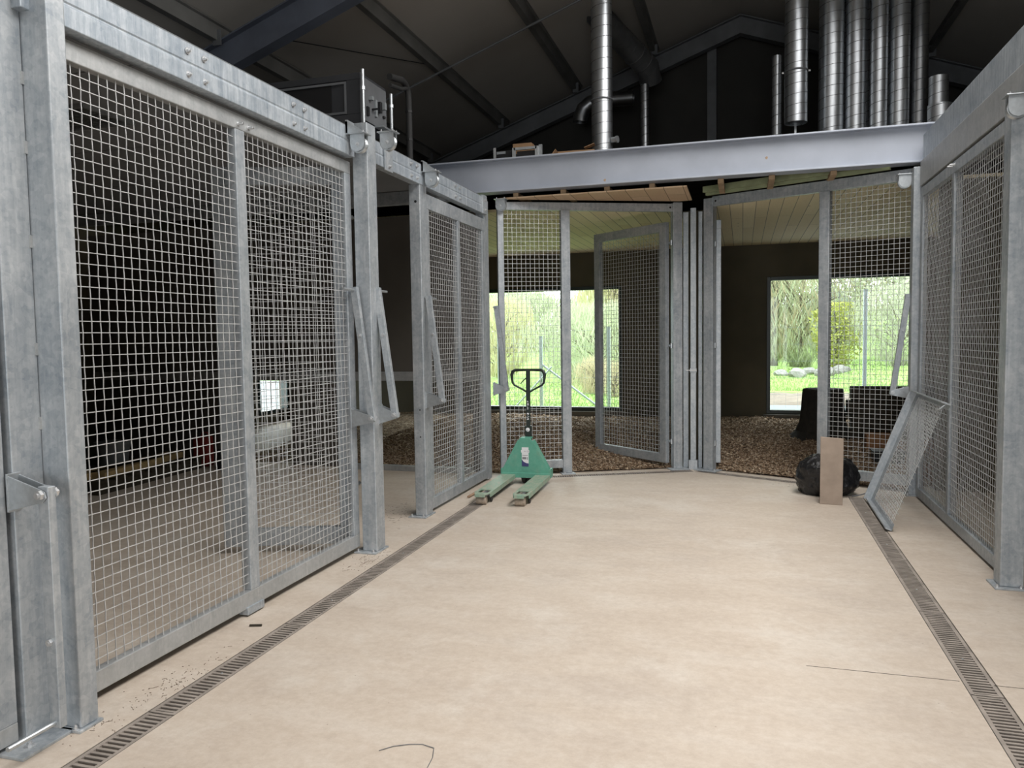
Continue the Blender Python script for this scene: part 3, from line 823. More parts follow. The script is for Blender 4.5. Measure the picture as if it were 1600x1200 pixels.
MB().tube([(0, 0, -.0), (0, 0, .03), (0, 0, .035)], [.132, .132, .127], 28, False).build('end_rim', 'duct', d1, smooth=True)
MB().tube([(.12, -.04, .13), (.19, -.06, .13)], .034, 16).tube([(.18, -.057, .13), (.20, -.063, .13)], .042, 16).build('side_spigot', 'zinc', d1, smooth=True)
d2 = duct('bright spiral duct ending in mid-air left of the duct cluster', [(.62, 10.3, 4.17), (.62, 10.3, 6.5)], .135, collar=(.62,))
MB().box(-.012, .012, .05, .07, -.64, .02).build('hanger_strip', 'zinc', d2)
for sx in (-1, 1): MB().tube([(.135 * sx, 0, .62), (.165 * sx, 0, .62)], .014, 8).build('clamp_bolt', 'bolt', d2)
tall = [(1.04, .145, 10.5), (1.32, .117, 10.5), (1.572, .1, 10.45), (1.805, .117, 10.5), (2.035, .098, 10.55)]
for i, (x, r, yy) in enumerate(tall):
    duct('%s of the five tall spiral ducts in the cluster' % ['leftmost', 'second from left', 'middle', 'fourth from left', 'rightmost'][i],
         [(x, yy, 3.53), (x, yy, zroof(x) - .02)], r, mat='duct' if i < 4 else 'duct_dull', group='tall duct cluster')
for i, (x, r, yy) in enumerate(((1.21, .05, 10.85), (1.47, .055, 10.85), (1.70, .05, 10.85))):
    duct('%s thin spiral duct standing behind the tall cluster' % ['left', 'middle', 'right'][i], [(x, yy, 3.53), (x, yy, zroof(x) - .02)], r, group='thin ducts behind the cluster')
duct('narrow spiral duct standing just left of the mid-air duct', [(.41, 10.6, 3.53), (.41, 10.6, 5.1)], .062, 'duct')
duct('short open spiral duct stub right of the tall cluster', [(2.195, 10.3, 3.53), (2.195, 10.3, 4.56)], .105)
duct('short wide duct stub in front of the taller stub', [(2.12, 9.85, 3.53), (2.12, 9.85, 4.12)], .13)
duct('thin upright spiral duct below the slanting duct', [(-1.43, 12.0, 3.53), (-1.43, 12.0, 5.36)], .062)
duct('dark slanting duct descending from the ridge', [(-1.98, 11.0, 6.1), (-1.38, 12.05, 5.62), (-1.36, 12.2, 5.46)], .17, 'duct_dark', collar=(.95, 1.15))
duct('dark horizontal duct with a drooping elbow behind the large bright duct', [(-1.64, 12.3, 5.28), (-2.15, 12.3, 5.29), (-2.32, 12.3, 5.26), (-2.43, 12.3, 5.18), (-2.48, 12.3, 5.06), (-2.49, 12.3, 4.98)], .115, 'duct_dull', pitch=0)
t = T('ceiling_louvre', 'silvery slatted louvre in the pen ceiling behind the top of the near left gate', 'louvre', (-6.9, 4.02, 3.085))
for k in range(14):
    MB().bar((0.02, .02 + k * .0277, .012), (2.88, .02 + k * .0277, .012), .02, .004, (0, -.5, 1)).build('slat', 'zinc', t)
MB().box(0, 2.9, -.02, 0, 0, .03).box(0, 2.9, .4, .42, 0, .03).box(0, .02, 0, .4, 0, .03).box(2.88, 2.9, 0, .4, 0, .03).build('frame', 'zinc', t)

# ------------------------------------------------------------------ ventilation unit on the left
t = T('ventilation_unit', 'long black ventilation unit with a slotted grille above the left pens', 'ventilation unit', (-3.29, 6.39, 3.52))
M['darkunit'] = flat('charcoal_unit_paint', (.045, .047, .052), 0.5, 0.2, 0.1, 4)
mb = MB().box(-3.2, 0, .02, .52, 0, .46)
mb.box(-3.2, -.0, 0, .02, .40, .46); mb.box(-3.2, 0, 0, .02, 0, .10); mb.box(-.14, 0, 0, .02, .10, .40)
mb.build('housing', 'darkunit', t, .004)
mb = MB().box(-3.0, -.14, -.006, 0, .37, .39).box(-3.0, -.14, -.006, 0, .105, .125).box(-.16, -.14, -.006, 0, .125, .37)
mb.build('grille_frame', 'darksteel', t)
MB().box(-3.0, -.30, .012, .019, .125, .37).build('grille_slot', 'black', t)
mb = MB().box(0, .012, .03, .50, .05, .43)
mb.build('end_panel', 'darksteel', t, .003)
for i in range(7):
    MB().box(.012, .03 + .02 * (i % 3), .08 + .055 * i, .115 + .055 * i, .10 + .03 * ((i * 5) % 7), .18 + .035 * ((i * 3) % 6)).build('valve' if i % 2 else 'terminal_block', 'greyplastic' if i % 2 else 'black', t, .002)
MB().box(.012, .10, .24, .44, .03, .045).build('bracket', 'zinc', t)
for i, (yy, lab) in enumerate(((6.36, 'near'), (6.94, 'far'))):
    o = MB().tube([(0, 0, 0), (0, 0, .82 if i == 0 else .77)], .016, 12).tube([(0, 0, .64), (0, 0, .67)], .024, 6).build('support_rod', 'zinc', None, smooth=True)
    o.location = (-3.25, yy, 3.17); tag(o, '%s bright support rod at the right end of the ventilation unit' % lab, 'rod', 'ventilation unit rods')
t = T('insulated_pipe', 'black insulated pipe bending down beside the ventilation unit', 'pipe', (-3.25, 6.9, 3.9))
mb = MB().tube([(0, .02, .20), (.02, .25, .235), (.0, .38, .24), (-.01, .44, .22), (-.01, .47, .17), (-.01, .48, .1), (-.01, .48, -.73)], .032, 12)
mb.build('pipe', 'blackrubber', t, smooth=True)
for z in (.0, -.28, -.55):
    MB().tube([(-.01, .48, z), (-.01, .48, z - .02)], .037, 12).build('clip', 'black', t)
MB().tube([(0, .02, .12), (.01, .25, .15), (0, .40, .2)], .02, 10).build('second_pipe', 'blackrubber', t, smooth=True)

# ------------------------------------------------------------------ things on the mezzanine
def carton(label, loc, sx, sy, sz, rz=0, flaps=False, mat='cardboard'):
    t = T('cardboard_box', label, 'box', loc, rz)
    h = .006
    MB().box(-sx / 2, sx / 2, -sy / 2, sy / 2, 0, sz).build('carton', mat, t, .003)
    MB().box(-sx / 2 - .001, sx / 2 + .001, -.025, .025, sz, sz + .001).build('tape', 'timber', t)
    if flaps:
        MB().bar((-sx / 2, -sy / 2, sz), (-sx / 2 - .09, -sy / 2, sz - .12), sy * .9, h, (0, 0, 1)).bar((0.1, -sy / 2 + .02, sz + .02), (sx / 2, -sy / 2 + .02, sz + .06), .1, h).build('flap', mat, t)
    return t
t = T('equipment_rack', 'open grey metal equipment frame on the mezzanine edge', 'rack', (-2.47, 9.0, 3.53))
for x in (-.15, .13):
    MB().box(x - .02, x + .02, -.03, .0, 0, .31).build('upright', 'galv_warm', t, .002)
MB().box(-.15, .13, -.03, 0, .28, .31).build('top_bar', 'galv_warm', t)
MB().box(-.12, .11, .0, .2, 0, .27).build('inner_unit', 'black', t)
MB().box(-.07, .06, -.012, 0, .05, .10).box(-.02, .09, -.012, 0, .16, .20).build('wiring', 'greyplastic', t)
MB().box(.15, .19, .0, .03, 0, .33).build('slotted_strut', 'zinc', t)
t = T('control_box', 'black control box left of the equipment frame on the mezzanine', 'control box', (-2.76, 9.05, 3.53))
MB().box(-.13, .10, -.02, .2, 0, .30).build('housing', 'black', t, .005)
MB().box(-.13, -.10, -.03, -.02, .0, .34).build('rail', 'galv_warm', t)
MB().box(.03, .08, -.026, -.02, .09, .13).build('label', 'white', t)
MB().box(-.09, .02, -.026, -.02, .26, .29).build('terminals', 'greyplastic', t)
t = T('control_box', 'black upright box under the small carton on the mezzanine', 'control box', (-2.60, 9.28, 3.53))
MB().box(-.13, .13, -.02, .18, 0, .30).build('housing', 'black', t, .005)
MB().box(-.03, .03, -.026, -.02, .2, .24).build('label', 'white', t)
carton('small carton on top of the black upright box', (-2.60, 9.36, 3.83), .24, .18, .13)
carton('wide open carton left of the large bright duct', (-1.90, 9.25, 3.53), .44, .3, .25, .05, True)

# ------------------------------------------------------------------ pallet truck
M['shaftblack'] = M['blackgreen']
t = T('pallet_truck', 'green hand pallet truck with black pump handle by the left mesh', 'pallet truck', (-2.235, 7.98, 0), radians(2.5))
# local: forks towards -y
for s in (-1, 1):
    x0, x1 = s * .19 - .08, s * .19 + .08
    mb = MB()
    def fork_outline():
        return [(x0, -.06), (x1, -.06), (x1, -1.06), (x1 - .035, -1.15), (x0 + .035, -1.15), (x0, -1.06)]
    # top plate with a roller slot, side skirts
    hx0, hx1, hy0, hy1 = x0 + .028, x1 - .028, -1.06, -.92
    out = fork_outline(); z0, z1 = .100, .112
    mb.box(x0, x1, -.92, -.04, z0, z1); mb.box(x0, hx0, hy0, hy1, z0, z1); mb.box(hx1, x1, hy0, hy1, z0, z1)
    n = [(x0, -1.06), (x1, -1.06), (x1 - .03, -1.15), (x0 + .03, -1.15)]
    mb.add([(a, b, z0) for a, b in n] + [(a, b, z1) for a, b in n], [(3, 2, 1, 0), (4, 5, 6, 7), (0, 1, 5, 4), (1, 2, 6, 5), (2, 3, 7, 6), (3, 0, 4, 7)])
    mb.box(x0, x0 + .006, -1.06, -.04, .066, z0); mb.box(x1 - .006, x1, -1.06, -.04, .066, z0)
    mb.bar((x0 + .03, -1.148, .092), (x1 - .03, -1.148, .092), .006, .02)
    fk = mb.build('fork', 'fork', t, .002)
    MB().box(s * .19 - .012, s * .19 + .012, -1.10, -.90, .05, .098).build('roller_bracket', 'darksteel', fk)
    r = MB().tube([(s * .19 - .05, -1.08, .041), (s * .19 + .045, -1.08, .041)], .041, 20)
    r.build('roller', 'roller', fk, .004, True)
    r = MB().tube([(s * .19 + .05, -.955, .036), (s * .19 + .066, -.955, .036)], .034, 18)
    r.build('side_wheel', 'blackrubber', fk, .002, True)
body = MB()
prof = [(-.27, .075), (.27, .075), (.27, .13), (.08, .475), (.055, .505), (-.055, .505), (-.08, .475), (-.27, .13)]
body.prism(prof, 'y', -.06, -.045)
body.prism([(.262, .13), (.275, .13), (.085, .48), (.072, .475)], 'y', -.06, .05)
body.prism([(-.262, .13), (-.275, .13), (-.085, .48), (-.072, .475)], 'y', -.06, .05)
body.box(-.27, .27, -.07, -.04, .075, .13)
body.box(-.06, .06, -.05, .06, .49, .508)
body.box(-.275, -.255, -.06, .08, .075, .17); body.box(.255, .275, -.06, .08, .075, .17)
bd = body.build('body', 'green', t, .004)
st = MB().box(-.037, .037, -.062, -.06, .20, .405).box(-.045, .045, -.0622, -.0602, .348, .376)
sk = st.build('sticker', 'white', bd, label='white data sticker with navy foot')
nv = MB(); nv.prism([(-.037, .20), (.037, .20), (.037, .232), (.01, .236), (-.018, .25), (-.037, .275)], 'y', -.0636, -.0622)
nv.build('navy_print', 'navy', bd)
MB().box(-.031, .012, -.0636, -.0622, .277, .30).box(-.03, .03, -.0636, -.0622, .318, .322).box(.02, .028, -.0636, -.0622, .272, .30).build('grey_print', 'greyprint', bd)
def text(s, size, loc, rot, mat, parent, name='printed_text'):
    c = bpy.data.curves.new(name, 'FONT'); c.body = s; c.size = size; c.extrude = .0003; c.align_x = 'CENTER'; c.align_y = 'CENTER'
    c.materials.append(M[mat]); o = bpy.data.objects.new(name, c); col.objects.link(o); o.parent = parent
    o.location = loc; o.rotation_euler = rot
    bpy.context.view_layer.update(); dg = bpy.context.evaluated_depsgraph_get()
    me = bpy.data.meshes.new_from_object(o.evaluated_get(dg)); bpy.data.objects.remove(o, do_unlink=True); bpy.data.curves.remove(c)
    o = bpy.data.objects.new(name, me); col.objects.link(o); o.parent = parent
    o.location = loc; o.rotation_euler = rot
    return o
text('CE', .020, (.030, -.0634, .362), (pi / 2, 0, 0), 'greyprint', bd)
text('GS', .016, (-.003, -.0634, .362), (pi / 2, 0, 0), 'greyprint', bd)
MB().tube([(0, .0, .09), (0, .0, .50)], .045, 16).tube([(0, 0, .09), (0, .09, .09)], .03, 12).build('pump', 'darksteel', t, smooth=True)
for s in (-.055, .012):
    MB().tube([(s, .06, .095), (s + .045, .06, .095)], .095, 24).build('steering_wheel', 'blackrubber', t, .006, True)
hb = Vector((0, .11, .46)); ht = Vector((-.012, .18, 1.225))
sh = MB().bar(hb, ht, .044, .03, (0, 1, 0)); sh.box(-.034, .034, .08, .14, .44, .62)
shaft = sh.build('handle_shaft', 'shaftblack', t, .004)
hexbolt((0, .079, .58), (0, -1, 0), .014, .006).build('pivot_bolt', 'white', shaft)
dd = (ht - hb).normalized()
# worn white vertical lettering strokes on the shaft
ws = MB(); rr = random.Random(5)
for i in range(9):
    p = hb.lerp(ht, .30 + .028 * i + (.035 if i > 3 else 0)); wv = rr.uniform(.006, .014)
    ws.bar(p + Vector((-wv, -.0162, 0)), p + Vector((wv * rr.uniform(.2, 1), -.0162, rr.uniform(-.008, .008))), .0008, .008 if i % 3 else .014, (0, 0, 1))
ws.build('worn_lettering', 'white', shaft)
def hl(u, v): return ht + Vector((u, 0, v))
loop = [(-.012, -.245), (-.06, -.215), (-.155, -.165), (-.175, -.14), (-.182, -.10), (-.185, -.05), (-.172, -.015), (-.145, 0), (-.05, .002), (.05, .002), (.145, 0), (.172, -.015), (.185, -.05), (.182, -.10), (.175, -.14), (.155, -.165), (.06, -.215), (.012, -.245)]
rad = [.010, .010, .011, .012, .014, .018, .018, .016, .014, .014, .016, .018, .018, .014, .012, .011, .010, .010]
MB().tube([hl(u, v) for u, v in loop], rad, 12).build('handle_loop', 'shaftblack', t, smooth=True)
MB().tube([hl(-.018, -.085), hl(-.05, -.11), hl(-.075, -.135), hl(-.085, -.155)], [.006, .006, .005, .004], 8).build('release_lever', 'shaftblack', t, smooth=True)

# ------------------------------------------------------------------ loose things on the floor
t = T('mesh_tray', 'loose galvanised mesh tray panel leaning against the right gate', 'mesh tray')
B0 = Vector((1.165, 7.84, 0.0)); B1 = Vector((1.145, 6.665, 0.0)); TP = Vector((1.545, 7.84, 1.03))
u = (B1 - B0).normalized(); v = (TP - B0); v = (v - u * v.dot(u)).normalized(); n_ = u.cross(v)   # n_ faces the corridor side?
if n_.x > 0: n_ = -n_
W = (B1 - B0).length; Hh = (TP - B0).length
mw = Matrix.Identity(4)
for i in range(3):
    mw[i][0] = u[i]; mw[i][1] = -n_[i]; mw[i][2] = v[i]; mw[i][3] = B0[i]
t.matrix_world = mw
t.location.z += 0.004
MB().box(0, .012, -.07, 0, 0, Hh).box(0, .14, -.006, 0, 0, Hh).build('side_flange', 'galv', t, .002)
MB().box(0, W + .12, -.07, 0, Hh - .012, Hh).box(0, W + .12, -.004, 0, Hh - .05, Hh).build('top_flange', 'galv', t, .002)
MB().box(0, W, -.05, 0, 0, .012).box(0, W, -.004, 0, 0, .06).build('bottom_flange', 'galv', t, .002)
MB().wires(.125, W, .05, Hh - .04, -.010, .05, over=.03).build('wire_mesh', 'wire', t)
MB().tube([(W + .10, -.03, Hh - .01), (W + .11, -.06, Hh - .06), (W + .07, -.07, Hh - .08)], .006, 8).build('hook', 'zinc', t)

t = T('plank', 'short beige board standing upright before the refuse bag', 'plank', (.795, 7.60, 0), radians(-6))
o = MB().add([(-.10, 0, 0), (.095, 0, 0), (.095, .03, 0), (-.10, .03, 0), (-.10, .10, .615), (.10, .10, .605), (.10, .13, .605), (-.10, .13, .615)],
             [(3, 2, 1, 0), (4, 5, 6, 7), (0, 1, 5, 4), (1, 2, 6, 5), (2, 3, 7, 6), (3, 0, 4, 7)])
M['plankwood'] = flat('dusty_beige_board', (.33, .26, .205), 0.8, 0, 0.16, 7)
o.build('board', 'plankwood', t, .004)

def refuse_bag():
    import bmesh
    bm = bmesh.new(); bmesh.ops.create_icosphere(bm, subdivisions=5, radius=1)
    for vtx in bm.verts:
        p = vtx.co.copy(); q = p.normalized()
        r1 = 1 + .18 * noise.noise(q * 1.6 + Vector((3, 1, 2))) + .10 * noise.ridged_multi_fractal(q * 2.6, 1, 2, 3, 1, 2) * .5
        r1 += .05 * noise.noise(q * 9)
        x, yy, z = q * r1
        zz = z * .22 + .19
        if zz > .26: zz = .26 + (zz - .26) * .9
        k_ = 1.0 + .25 * max(0, -z)
        vtx.co = Vector((x * .255 * k_, yy * .22 * k_, max(.002, zz)))
    me = bpy.data.meshes.new('bag_body'); bm.to_mesh(me); bm.free()
    for p in me.polygons: p.use_smooth = True
    me.materials.append(M['bag'])
    t = T('refuse_bag', 'crumpled black plastic refuse bag behind the upright board', 'bag', (.80, 8.12, 0))
    o = bpy.data.objects.new('bag_body', me); col.objects.link(o); o.parent = t
    nk = MB(); rr = random.Random(2)
    for k in range(7):
        a = k * .9; nk.tube([(.05 + .02 * cos(a), .02 * sin(a), .36), (.05 + .05 * cos(a), .04 * sin(a), .42), (.05 + .08 * cos(a), .07 * sin(a), .435 + .02 * rr.random())], [.018, .014, .004], 6)
    nk.build('gathered_neck', 'bag', t, smooth=True)
    return t
refuse_bag()
t = T('bent_rod', 'thin bent dark rod on the floor beside the refuse bag', 'rod', (1.02, 8.0, 0))
MB().tube([(0, 0, .008), (.08, .02, .02), (.18, .05, .05), (.27, .08, .10)], .006, 8).build('rod', 'darksteel', t, smooth=True)
o = MB().tube([(0, 0, .016), (.015, .5, .016), (.0, .92, .017)], [.012, .016, .014], 10).build('wooden_stick', 'stickwood', None, smooth=True)
o.location = (-2.60, 7.12, 0); tag(o, 'brown wooden stick lying along the foot of the far left gate', 'stick')
o = MB().bar((-.035, 0, .006), (.03, .02, .006), .012, .01).build('wood_scrap', 'darkwood', None)
o.location = (-2.60, 3.62, 0); tag(o, 'tiny dark wood scrap on the floor before the near left gate', 'wood scrap')
S(MB().box(.30, .955, 3.858, 3.862, 0, .0006).box(1.092, 1.56, 3.848, 3.852, 0, .0006), 'trim_4', 'darkwood')
o = MB().tube([(a, b, .003) for a, b in [(-1.345, 2.623), (-1.304, 2.667), (-1.249, 2.697), (-1.2, 2.71), (-1.145, 2.696), (-1.124, 2.631), (-1.117, 2.565)]], .0016, 6).build('wire_offcut', 'darksteel', None, smooth=True)
tag(o, 'thin curled wire offcut lying on the floor nearest the camera', 'wire')
def debris(label, cx, cy, sx, sy, n):
    rr = random.Random(int(cx * 100) + n); mb = MB()
    for i in range(n):
        x = cx + rr.gauss(0, sx); y_ = cy + rr.gauss(0, sy); L = rr.choice((.003, .004, .006, .008, .022)); a = rr.uniform(0, 6.28)
        mb.bar((x, y_, .001), (x + L * cos(a), y_ + L * sin(a), rr.uniform(.001, .003)), rr.uniform(.0012, .003) if L < .02 else .0012, .0015)
    o = mb.build('floor_debris', 'debris', None)
    return tag(o, label, 'debris', None, 'stuff')
M['debris'] = flat('dry_debris', (.16, .115, .08), 0.9, 0, 0.3, 30)
debris('dry leaf and wood crumbs on the floor by the near corner post', -2.54, 2.85, .05, .22, 130)
debris('dry crumbs on the floor at the foot of the doorway post', -2.58, 4.95, .06, .14, 110)
debris('wood crumbs scattered on the floor of the open doorway', -2.98, 6.4, .12, .2, 130)
debris('wood chips spilled on the floor along the angled right panel', .75, 8.55, .25, .1, 80)

# ------------------------------------------------------------------ inside the right bedded room
def stump():
    t = T('tree_stump', 'dark tree stump flaring at its foot in the right bedded room', 'stump', (1.05, 11.2, .13))
    mb = MB(); n = 28; vs = []; fs = []
    for z, r in ((0, .50), (.04, .42), (.12, .335), (.25, .29), (.45, .27), (.68, .255), (.70, .24)):
        for k in range(n):
            a = 2 * pi * k / n; w_ = 1 + .09 * noise.noise((cos(a) * 2, sin(a) * 2, z * .8)) + .05 * sin(a * 5) * (1 if z < .15 else .4)
            vs.append((r * w_ * cos(a), r * w_ * sin(a), z + .012 * noise.noise((cos(a) * 3, sin(a) * 3, 4))))
    rows = 7
    for i in range(rows - 1):
        for k in range(n): fs.append((i * n + k, i * n + (k + 1) % n, (i + 1) * n + (k + 1) % n, (i + 1) * n + k))
    fs.append(tuple((rows - 1) * n + k for k in range(n))); mb.add(vs, fs); mb.build('stump_wood', 'barkwood', t)
stump()
for i, (z, dx, w_) in enumerate(((.13, 0, 1.05), (.315, .03, 1.0), (.50, -.02, 1.06), (.685, .03, 1.0))):
    o = MB().box(0, w_, 0, .24, 0, .18).build('timber_sleeper', 'darkwood', None, .012)
    o.location = (1.36 + dx, 11.0 + .015 * i, z); tag(o, '%s dark timber sleeper of the stack behind the right mesh' % ['bottom', 'second lowest', 'third lowest', 'topmost'][i], 'sleeper', 'stacked sleepers')
carton('brown carton before the sleeper stack behind the right mesh', (1.60, 10.3, .14), .29, .24, .20, 0, False, 'browncard')
t = T('storage_crate', 'black plastic crate right of the brown carton, mostly behind the leaning panel', 'crate', (1.62, 9.75, .08))
MB().box(-.16, .16, -.12, .12, 0, .13).box(-.18, .18, -.14, .14, .12, .14).build('crate_body', 'black', t, .006)

# ------------------------------------------------------------------ inside the left pen
t = T('wooden_pallet', 'dark wooden pallet on the floor deep inside the near left pen', 'pallet', (-7.2, 7.2, 0), .05)
for i in range(7): MB().box(-.75, .75, -.85 + i * .26, -.70 + i * .26, .12, .145).build('deck_board', 'darkwood', t)
for x in (-.68, 0, .68): MB().box(x - .05, x + .05, -.85, .86, 0, .12).build('bearer', 'darkwood', t)
for i, (dx, yy, z, a) in enumerate(((0, 6.9, .145, .05), (.05, 7.25, .145, .16))):
    o = MB().box(-.11, .11, -.75, .75, 0, .07).build('timber_plank', 'timber_yellow', None, .004)
    o.location = (-6.75 + dx, yy, z); o.rotation_euler = (0, 0, a); tag(o, '%s yellow plank lying on the dark pallet in the near left pen' % ['nearer', 'farther'][i], 'plank', 'planks on the pallet')
t = T('plastic_tub', 'grey plastic tub standing on the pallet in the near left pen', 'tub', (-7.1, 7.3, .145))
mb = MB().tube([(0, 0, 0), (0, 0, .28)], [.15, .19], 24).tube([(0, 0, .26), (0, 0, .285)], .205, 24); mb.build('tub_body', 'greyplastic', t, smooth=True)
MB().tube([(-.19, 0, .27), (-.12, 0, .40), (.12, 0, .40), (.19, 0, .27)], .006, 6).build('handle', 'black', t)
t = T('fuel_can', 'dark red canister beyond the planks in the near left pen', 'canister', (-6.6, 8.25, 0))
MB().box(-.11, .11, -.07, .07, 0, .38).build('can_body', 'red', t, .02)
MB().tube([(-.06, 0, .38), (-.06, 0, .43)], .025, 12).build('cap', 'black', t)
MB().tube([(-.02, 0, .38), (.0, 0, .43), (.07, 0, .43), (.09, 0, .38)], .01, 8).build('handle', 'red', t)
t = T('tool_case', 'black tool case beside the pallet in the near left pen', 'case', (-6.0, 8.1, 0))
MB().box(-.2, .2, -.12, .12, 0, .26).build('case_body', 'black', t, .015)
MB().tube([(-.07, 0, .26), (-.06, 0, .31), (.06, 0, .31), (.07, 0, .26)], .01, 8).build('handle', 'black', t)

# ------------------------------------------------------------------ outdoors
def ground(x, y_):
    z = -.03 + .02 * noise.noise((x * .4, y_ * .4, 0))
    if y_ > 24: z += (y_ - 24) * .03
    if x > 3 and y_ > 20: z += min(3.2, (x - 3) * .22 * min(1, (y_ - 20) / 8))
    return z
mb = MB(); nx, ny = 60, 60; vs = []
for i in range(nx + 1):
    for j in range(ny + 1):
        x = -30 + 60 * i / nx; y_ = 15.0 + 65 * (j / ny) ** 1.4; vs.append((x, y_, ground(x, y_)))
mb.add(vs, [(i * (ny + 1) + j, (i + 1) * (ny + 1) + j, (i + 1) * (ny + 1) + j + 1, i * (ny + 1) + j + 1) for i in range(nx) for j in range(ny)])
o = mb.build('lawn', 'grassland'); tag(o, 'bright green grass outside beyond the windows', 'grass', None, 'stuff')
S(MB().box(-1.2, XR + 1, YB + .25, 17.55, -.25, .03).box(XL - 1, -1.2, YB + .25, 15.0, -.25, .02).box(XL - 16, XL - 1, 10, 27.0, -.25, .02), 'pavement', 'apron')
mb = MB(); vs = []
for i in range(61):
    for j in range(9):
        x = -1.4 + 11.4 * i / 60; y_ = 17.5 + 4.6 * j / 8 * (1 + .06 * sin(x * 2.3))
        vs.append((x, y_, ground(x, y_) + (.05 + .07 * noise.noise((x * 2, y_ * 2, 1)) if 0 < j < 8 and 0 < i < 60 else -.03)))
mb.add(vs, [(i * 9 + j, (i + 1) * 9 + j, (i + 1) * 9 + j + 1, i * 9 + j + 1) for i in range(60) for j in range(8)])
o = mb.build('bare_soil', 'soil'); tag(o, 'strip of bare soil between the paving and the grass', 'soil', None, 'stuff')
rr = random.Random(11); mb = MB()
for k in range(14000):
    x = rr.uniform(-9, 6); y_ = 16.6 + 9 * rr.random() ** 1.4; z = ground(x, y_); y_ += 6 if x > -1.5 else 0; z = ground(x, y_); h = rr.uniform(.04, .12); a = rr.uniform(0, 6.28); w_ = rr.uniform(.006, .014); l = rr.uniform(-.04, .04)
    mb.add([(x - w_ * cos(a), y_ - w_ * sin(a), z), (x + w_ * cos(a), y_ + w_ * sin(a), z), (x + l, y_ + l * .6, z + h)], [(0, 1, 2)])
o = mb.build('grass_blades', 'grass'); tag(o, 'tufts of fresh grass blades near the paving outside', 'grass', None, 'stuff')

def tree(label, x, y_, h, rad, n, leaf_m, kind='round', nm='tree', cat='tree', group='trees beyond the fence', seed=1, lo=.25, ls=.16):
    rr = random.Random(seed); z = ground(x, y_) - .05
    t = T(nm, label, cat, (x, y_, z), 0, group)
    tw = MB(); r0 = h * .018 + .02
    tw.tube([(0, 0, 0), (.1 * rr.uniform(-1, 1), 0, h * .4), (.2 * rr.uniform(-1, 1), .1, h * .75)], [r0, r0 * .7, r0 * .2], 8)
    fo = MB()
    for b in range(26):
        a = rr.uniform(0, 6.28); s_ = rr.uniform(.12, .6); p = Vector((0, 0, h * s_)); e = Vector((cos(a) * rad * rr.uniform(.5, 1), sin(a) * rad * rr.uniform(.5, 1), min(h, h * s_ + h * rr.uniform(.15, .4))))
        m_ = p.lerp(e, .5) + Vector((0, 0, h * .06)); tw.tube([p, m_, e], [r0 * .35, r0 * .22, r0 * .06], 5)
    for k in range(n):
        a = rr.uniform(0, 6.28); s_ = rr.uniform(lo, 1.0); q = rad * sqrt(max(.02, 1 - ((s_ - .55) / .5) ** 2)) * rr.random() ** .5
        q *= 1 + .35 * noise.noise((cos(a) * 1.5, sin(a) * 1.5, s_ * 4 + seed))
        c = Vector((cos(a) * q, sin(a) * q, h * s_))
        w_ = rr.uniform(.4, 1) * ls
        if kind == 'willow': u_ = Vector((rr.uniform(-.15, .15), rr.uniform(-.15, .15), -1)) * w_ * 1.8; v_ = Vector((rr.uniform(-1, 1), rr.uniform(-1, 1), 0)).normalized() * w_ * .16
        elif kind == 'twig': u_ = Vector((rr.uniform(-.6, .6), rr.uniform(-.6, .6), 1)) * w_ * 1.6; v_ = Vector((rr.uniform(-1, 1), rr.uniform(-1, 1), .2)).normalized() * w_ * .10
        else:
            u_ = Vector((rr.uniform(-1, 1), rr.uniform(-1, 1), rr.uniform(-1, 1))).normalized() * w_ * .7; v_ = u_.orthogonal().normalized() * w_ * .35
        fo.add([c - u_, c + v_, c + u_, c - v_], [(0, 1, 2, 3)])
    tw.build('trunk', 'bark', t); fo.build('foliage', leaf_m, t)
    return t
tree('tall pale willow outside the left window, against the sky', -4.7, 31, 8.5, 2.3, 5200, 'leaf_willow', 'willow', seed=3, lo=.1, ls=.26)
tree('yellow green willow behind the left fence post', -8.5, 27, 2.9, 1.5, 3200, 'leaf_willow', 'willow', seed=5, lo=.05, ls=.14)
tree('twiggy budding tree right of the left window', -3.1, 29, 6.0, 1.8, 4600, 'leaf_brown', 'twig', seed=8, lo=.05, ls=.26)
tree('pale grey green thicket behind the left lawn', -4.6, 25, 2.6, 2.3, 5200, 'leaf_pale', 'twig', 'thicket', 'thicket', seed=12, lo=.0, ls=.2)
tree('twiggy budding tree left in the right window', 1.2, 33, 9.5, 3.2, 5600, 'leaf_brown', 'twig', seed=15, lo=.05, ls=.28)
tree('pale green thicket left in the right window', 2.2, 32.5, 4.9, 3.0, 5600, 'leaf_pale', 'twig', 'thicket', 'thicket', seed=18, lo=.0, ls=.22)
tree('lime yellow shrub in the middle of the right window', 3.25, 30.2, 2.5, 0.95, 2600, 'leaf_lime', 'round', 'shrub', 'shrub', None, 21, .0, .14)
tree('grey green scrub covering the bank in the right window', 6.6, 30, 4.6, 3.0, 6000, 'leaf_scrub', 'round', 'thicket', 'thicket', seed=25, lo=.0, ls=.2)
tree('pale thicket at the left edge of the right window', .6, 37, 6.5, 2.6, 5600, 'leaf_pale', 'twig', 'thicket', 'thicket', seed=71, lo=.0, ls=.24)
tree('low pale scrub at the foot of the right bank', 4.9, 27.6, 2.6, 1.7, 4200, 'leaf_scrub', 'twig', 'thicket', 'thicket', seed=61, lo=.0, ls=.14)
tree('pale scrub high on the right bank', 9.0, 30.5, 4.8, 2.6, 4600, 'leaf_scrub', 'twig', 'thicket', 'thicket', seed=62, lo=.0, ls=.18)
tree('golden budding tree above the distant roof', 6.0, 44, 13, 4.5, 5200, 'leaf_brown', 'twig', seed=27, lo=.1, ls=.4)
tree('pale tree beyond the scrub bank at right', 9.5, 40, 9, 4.0, 5200, 'leaf_pale', 'round', seed=29, lo=.1, ls=.4)
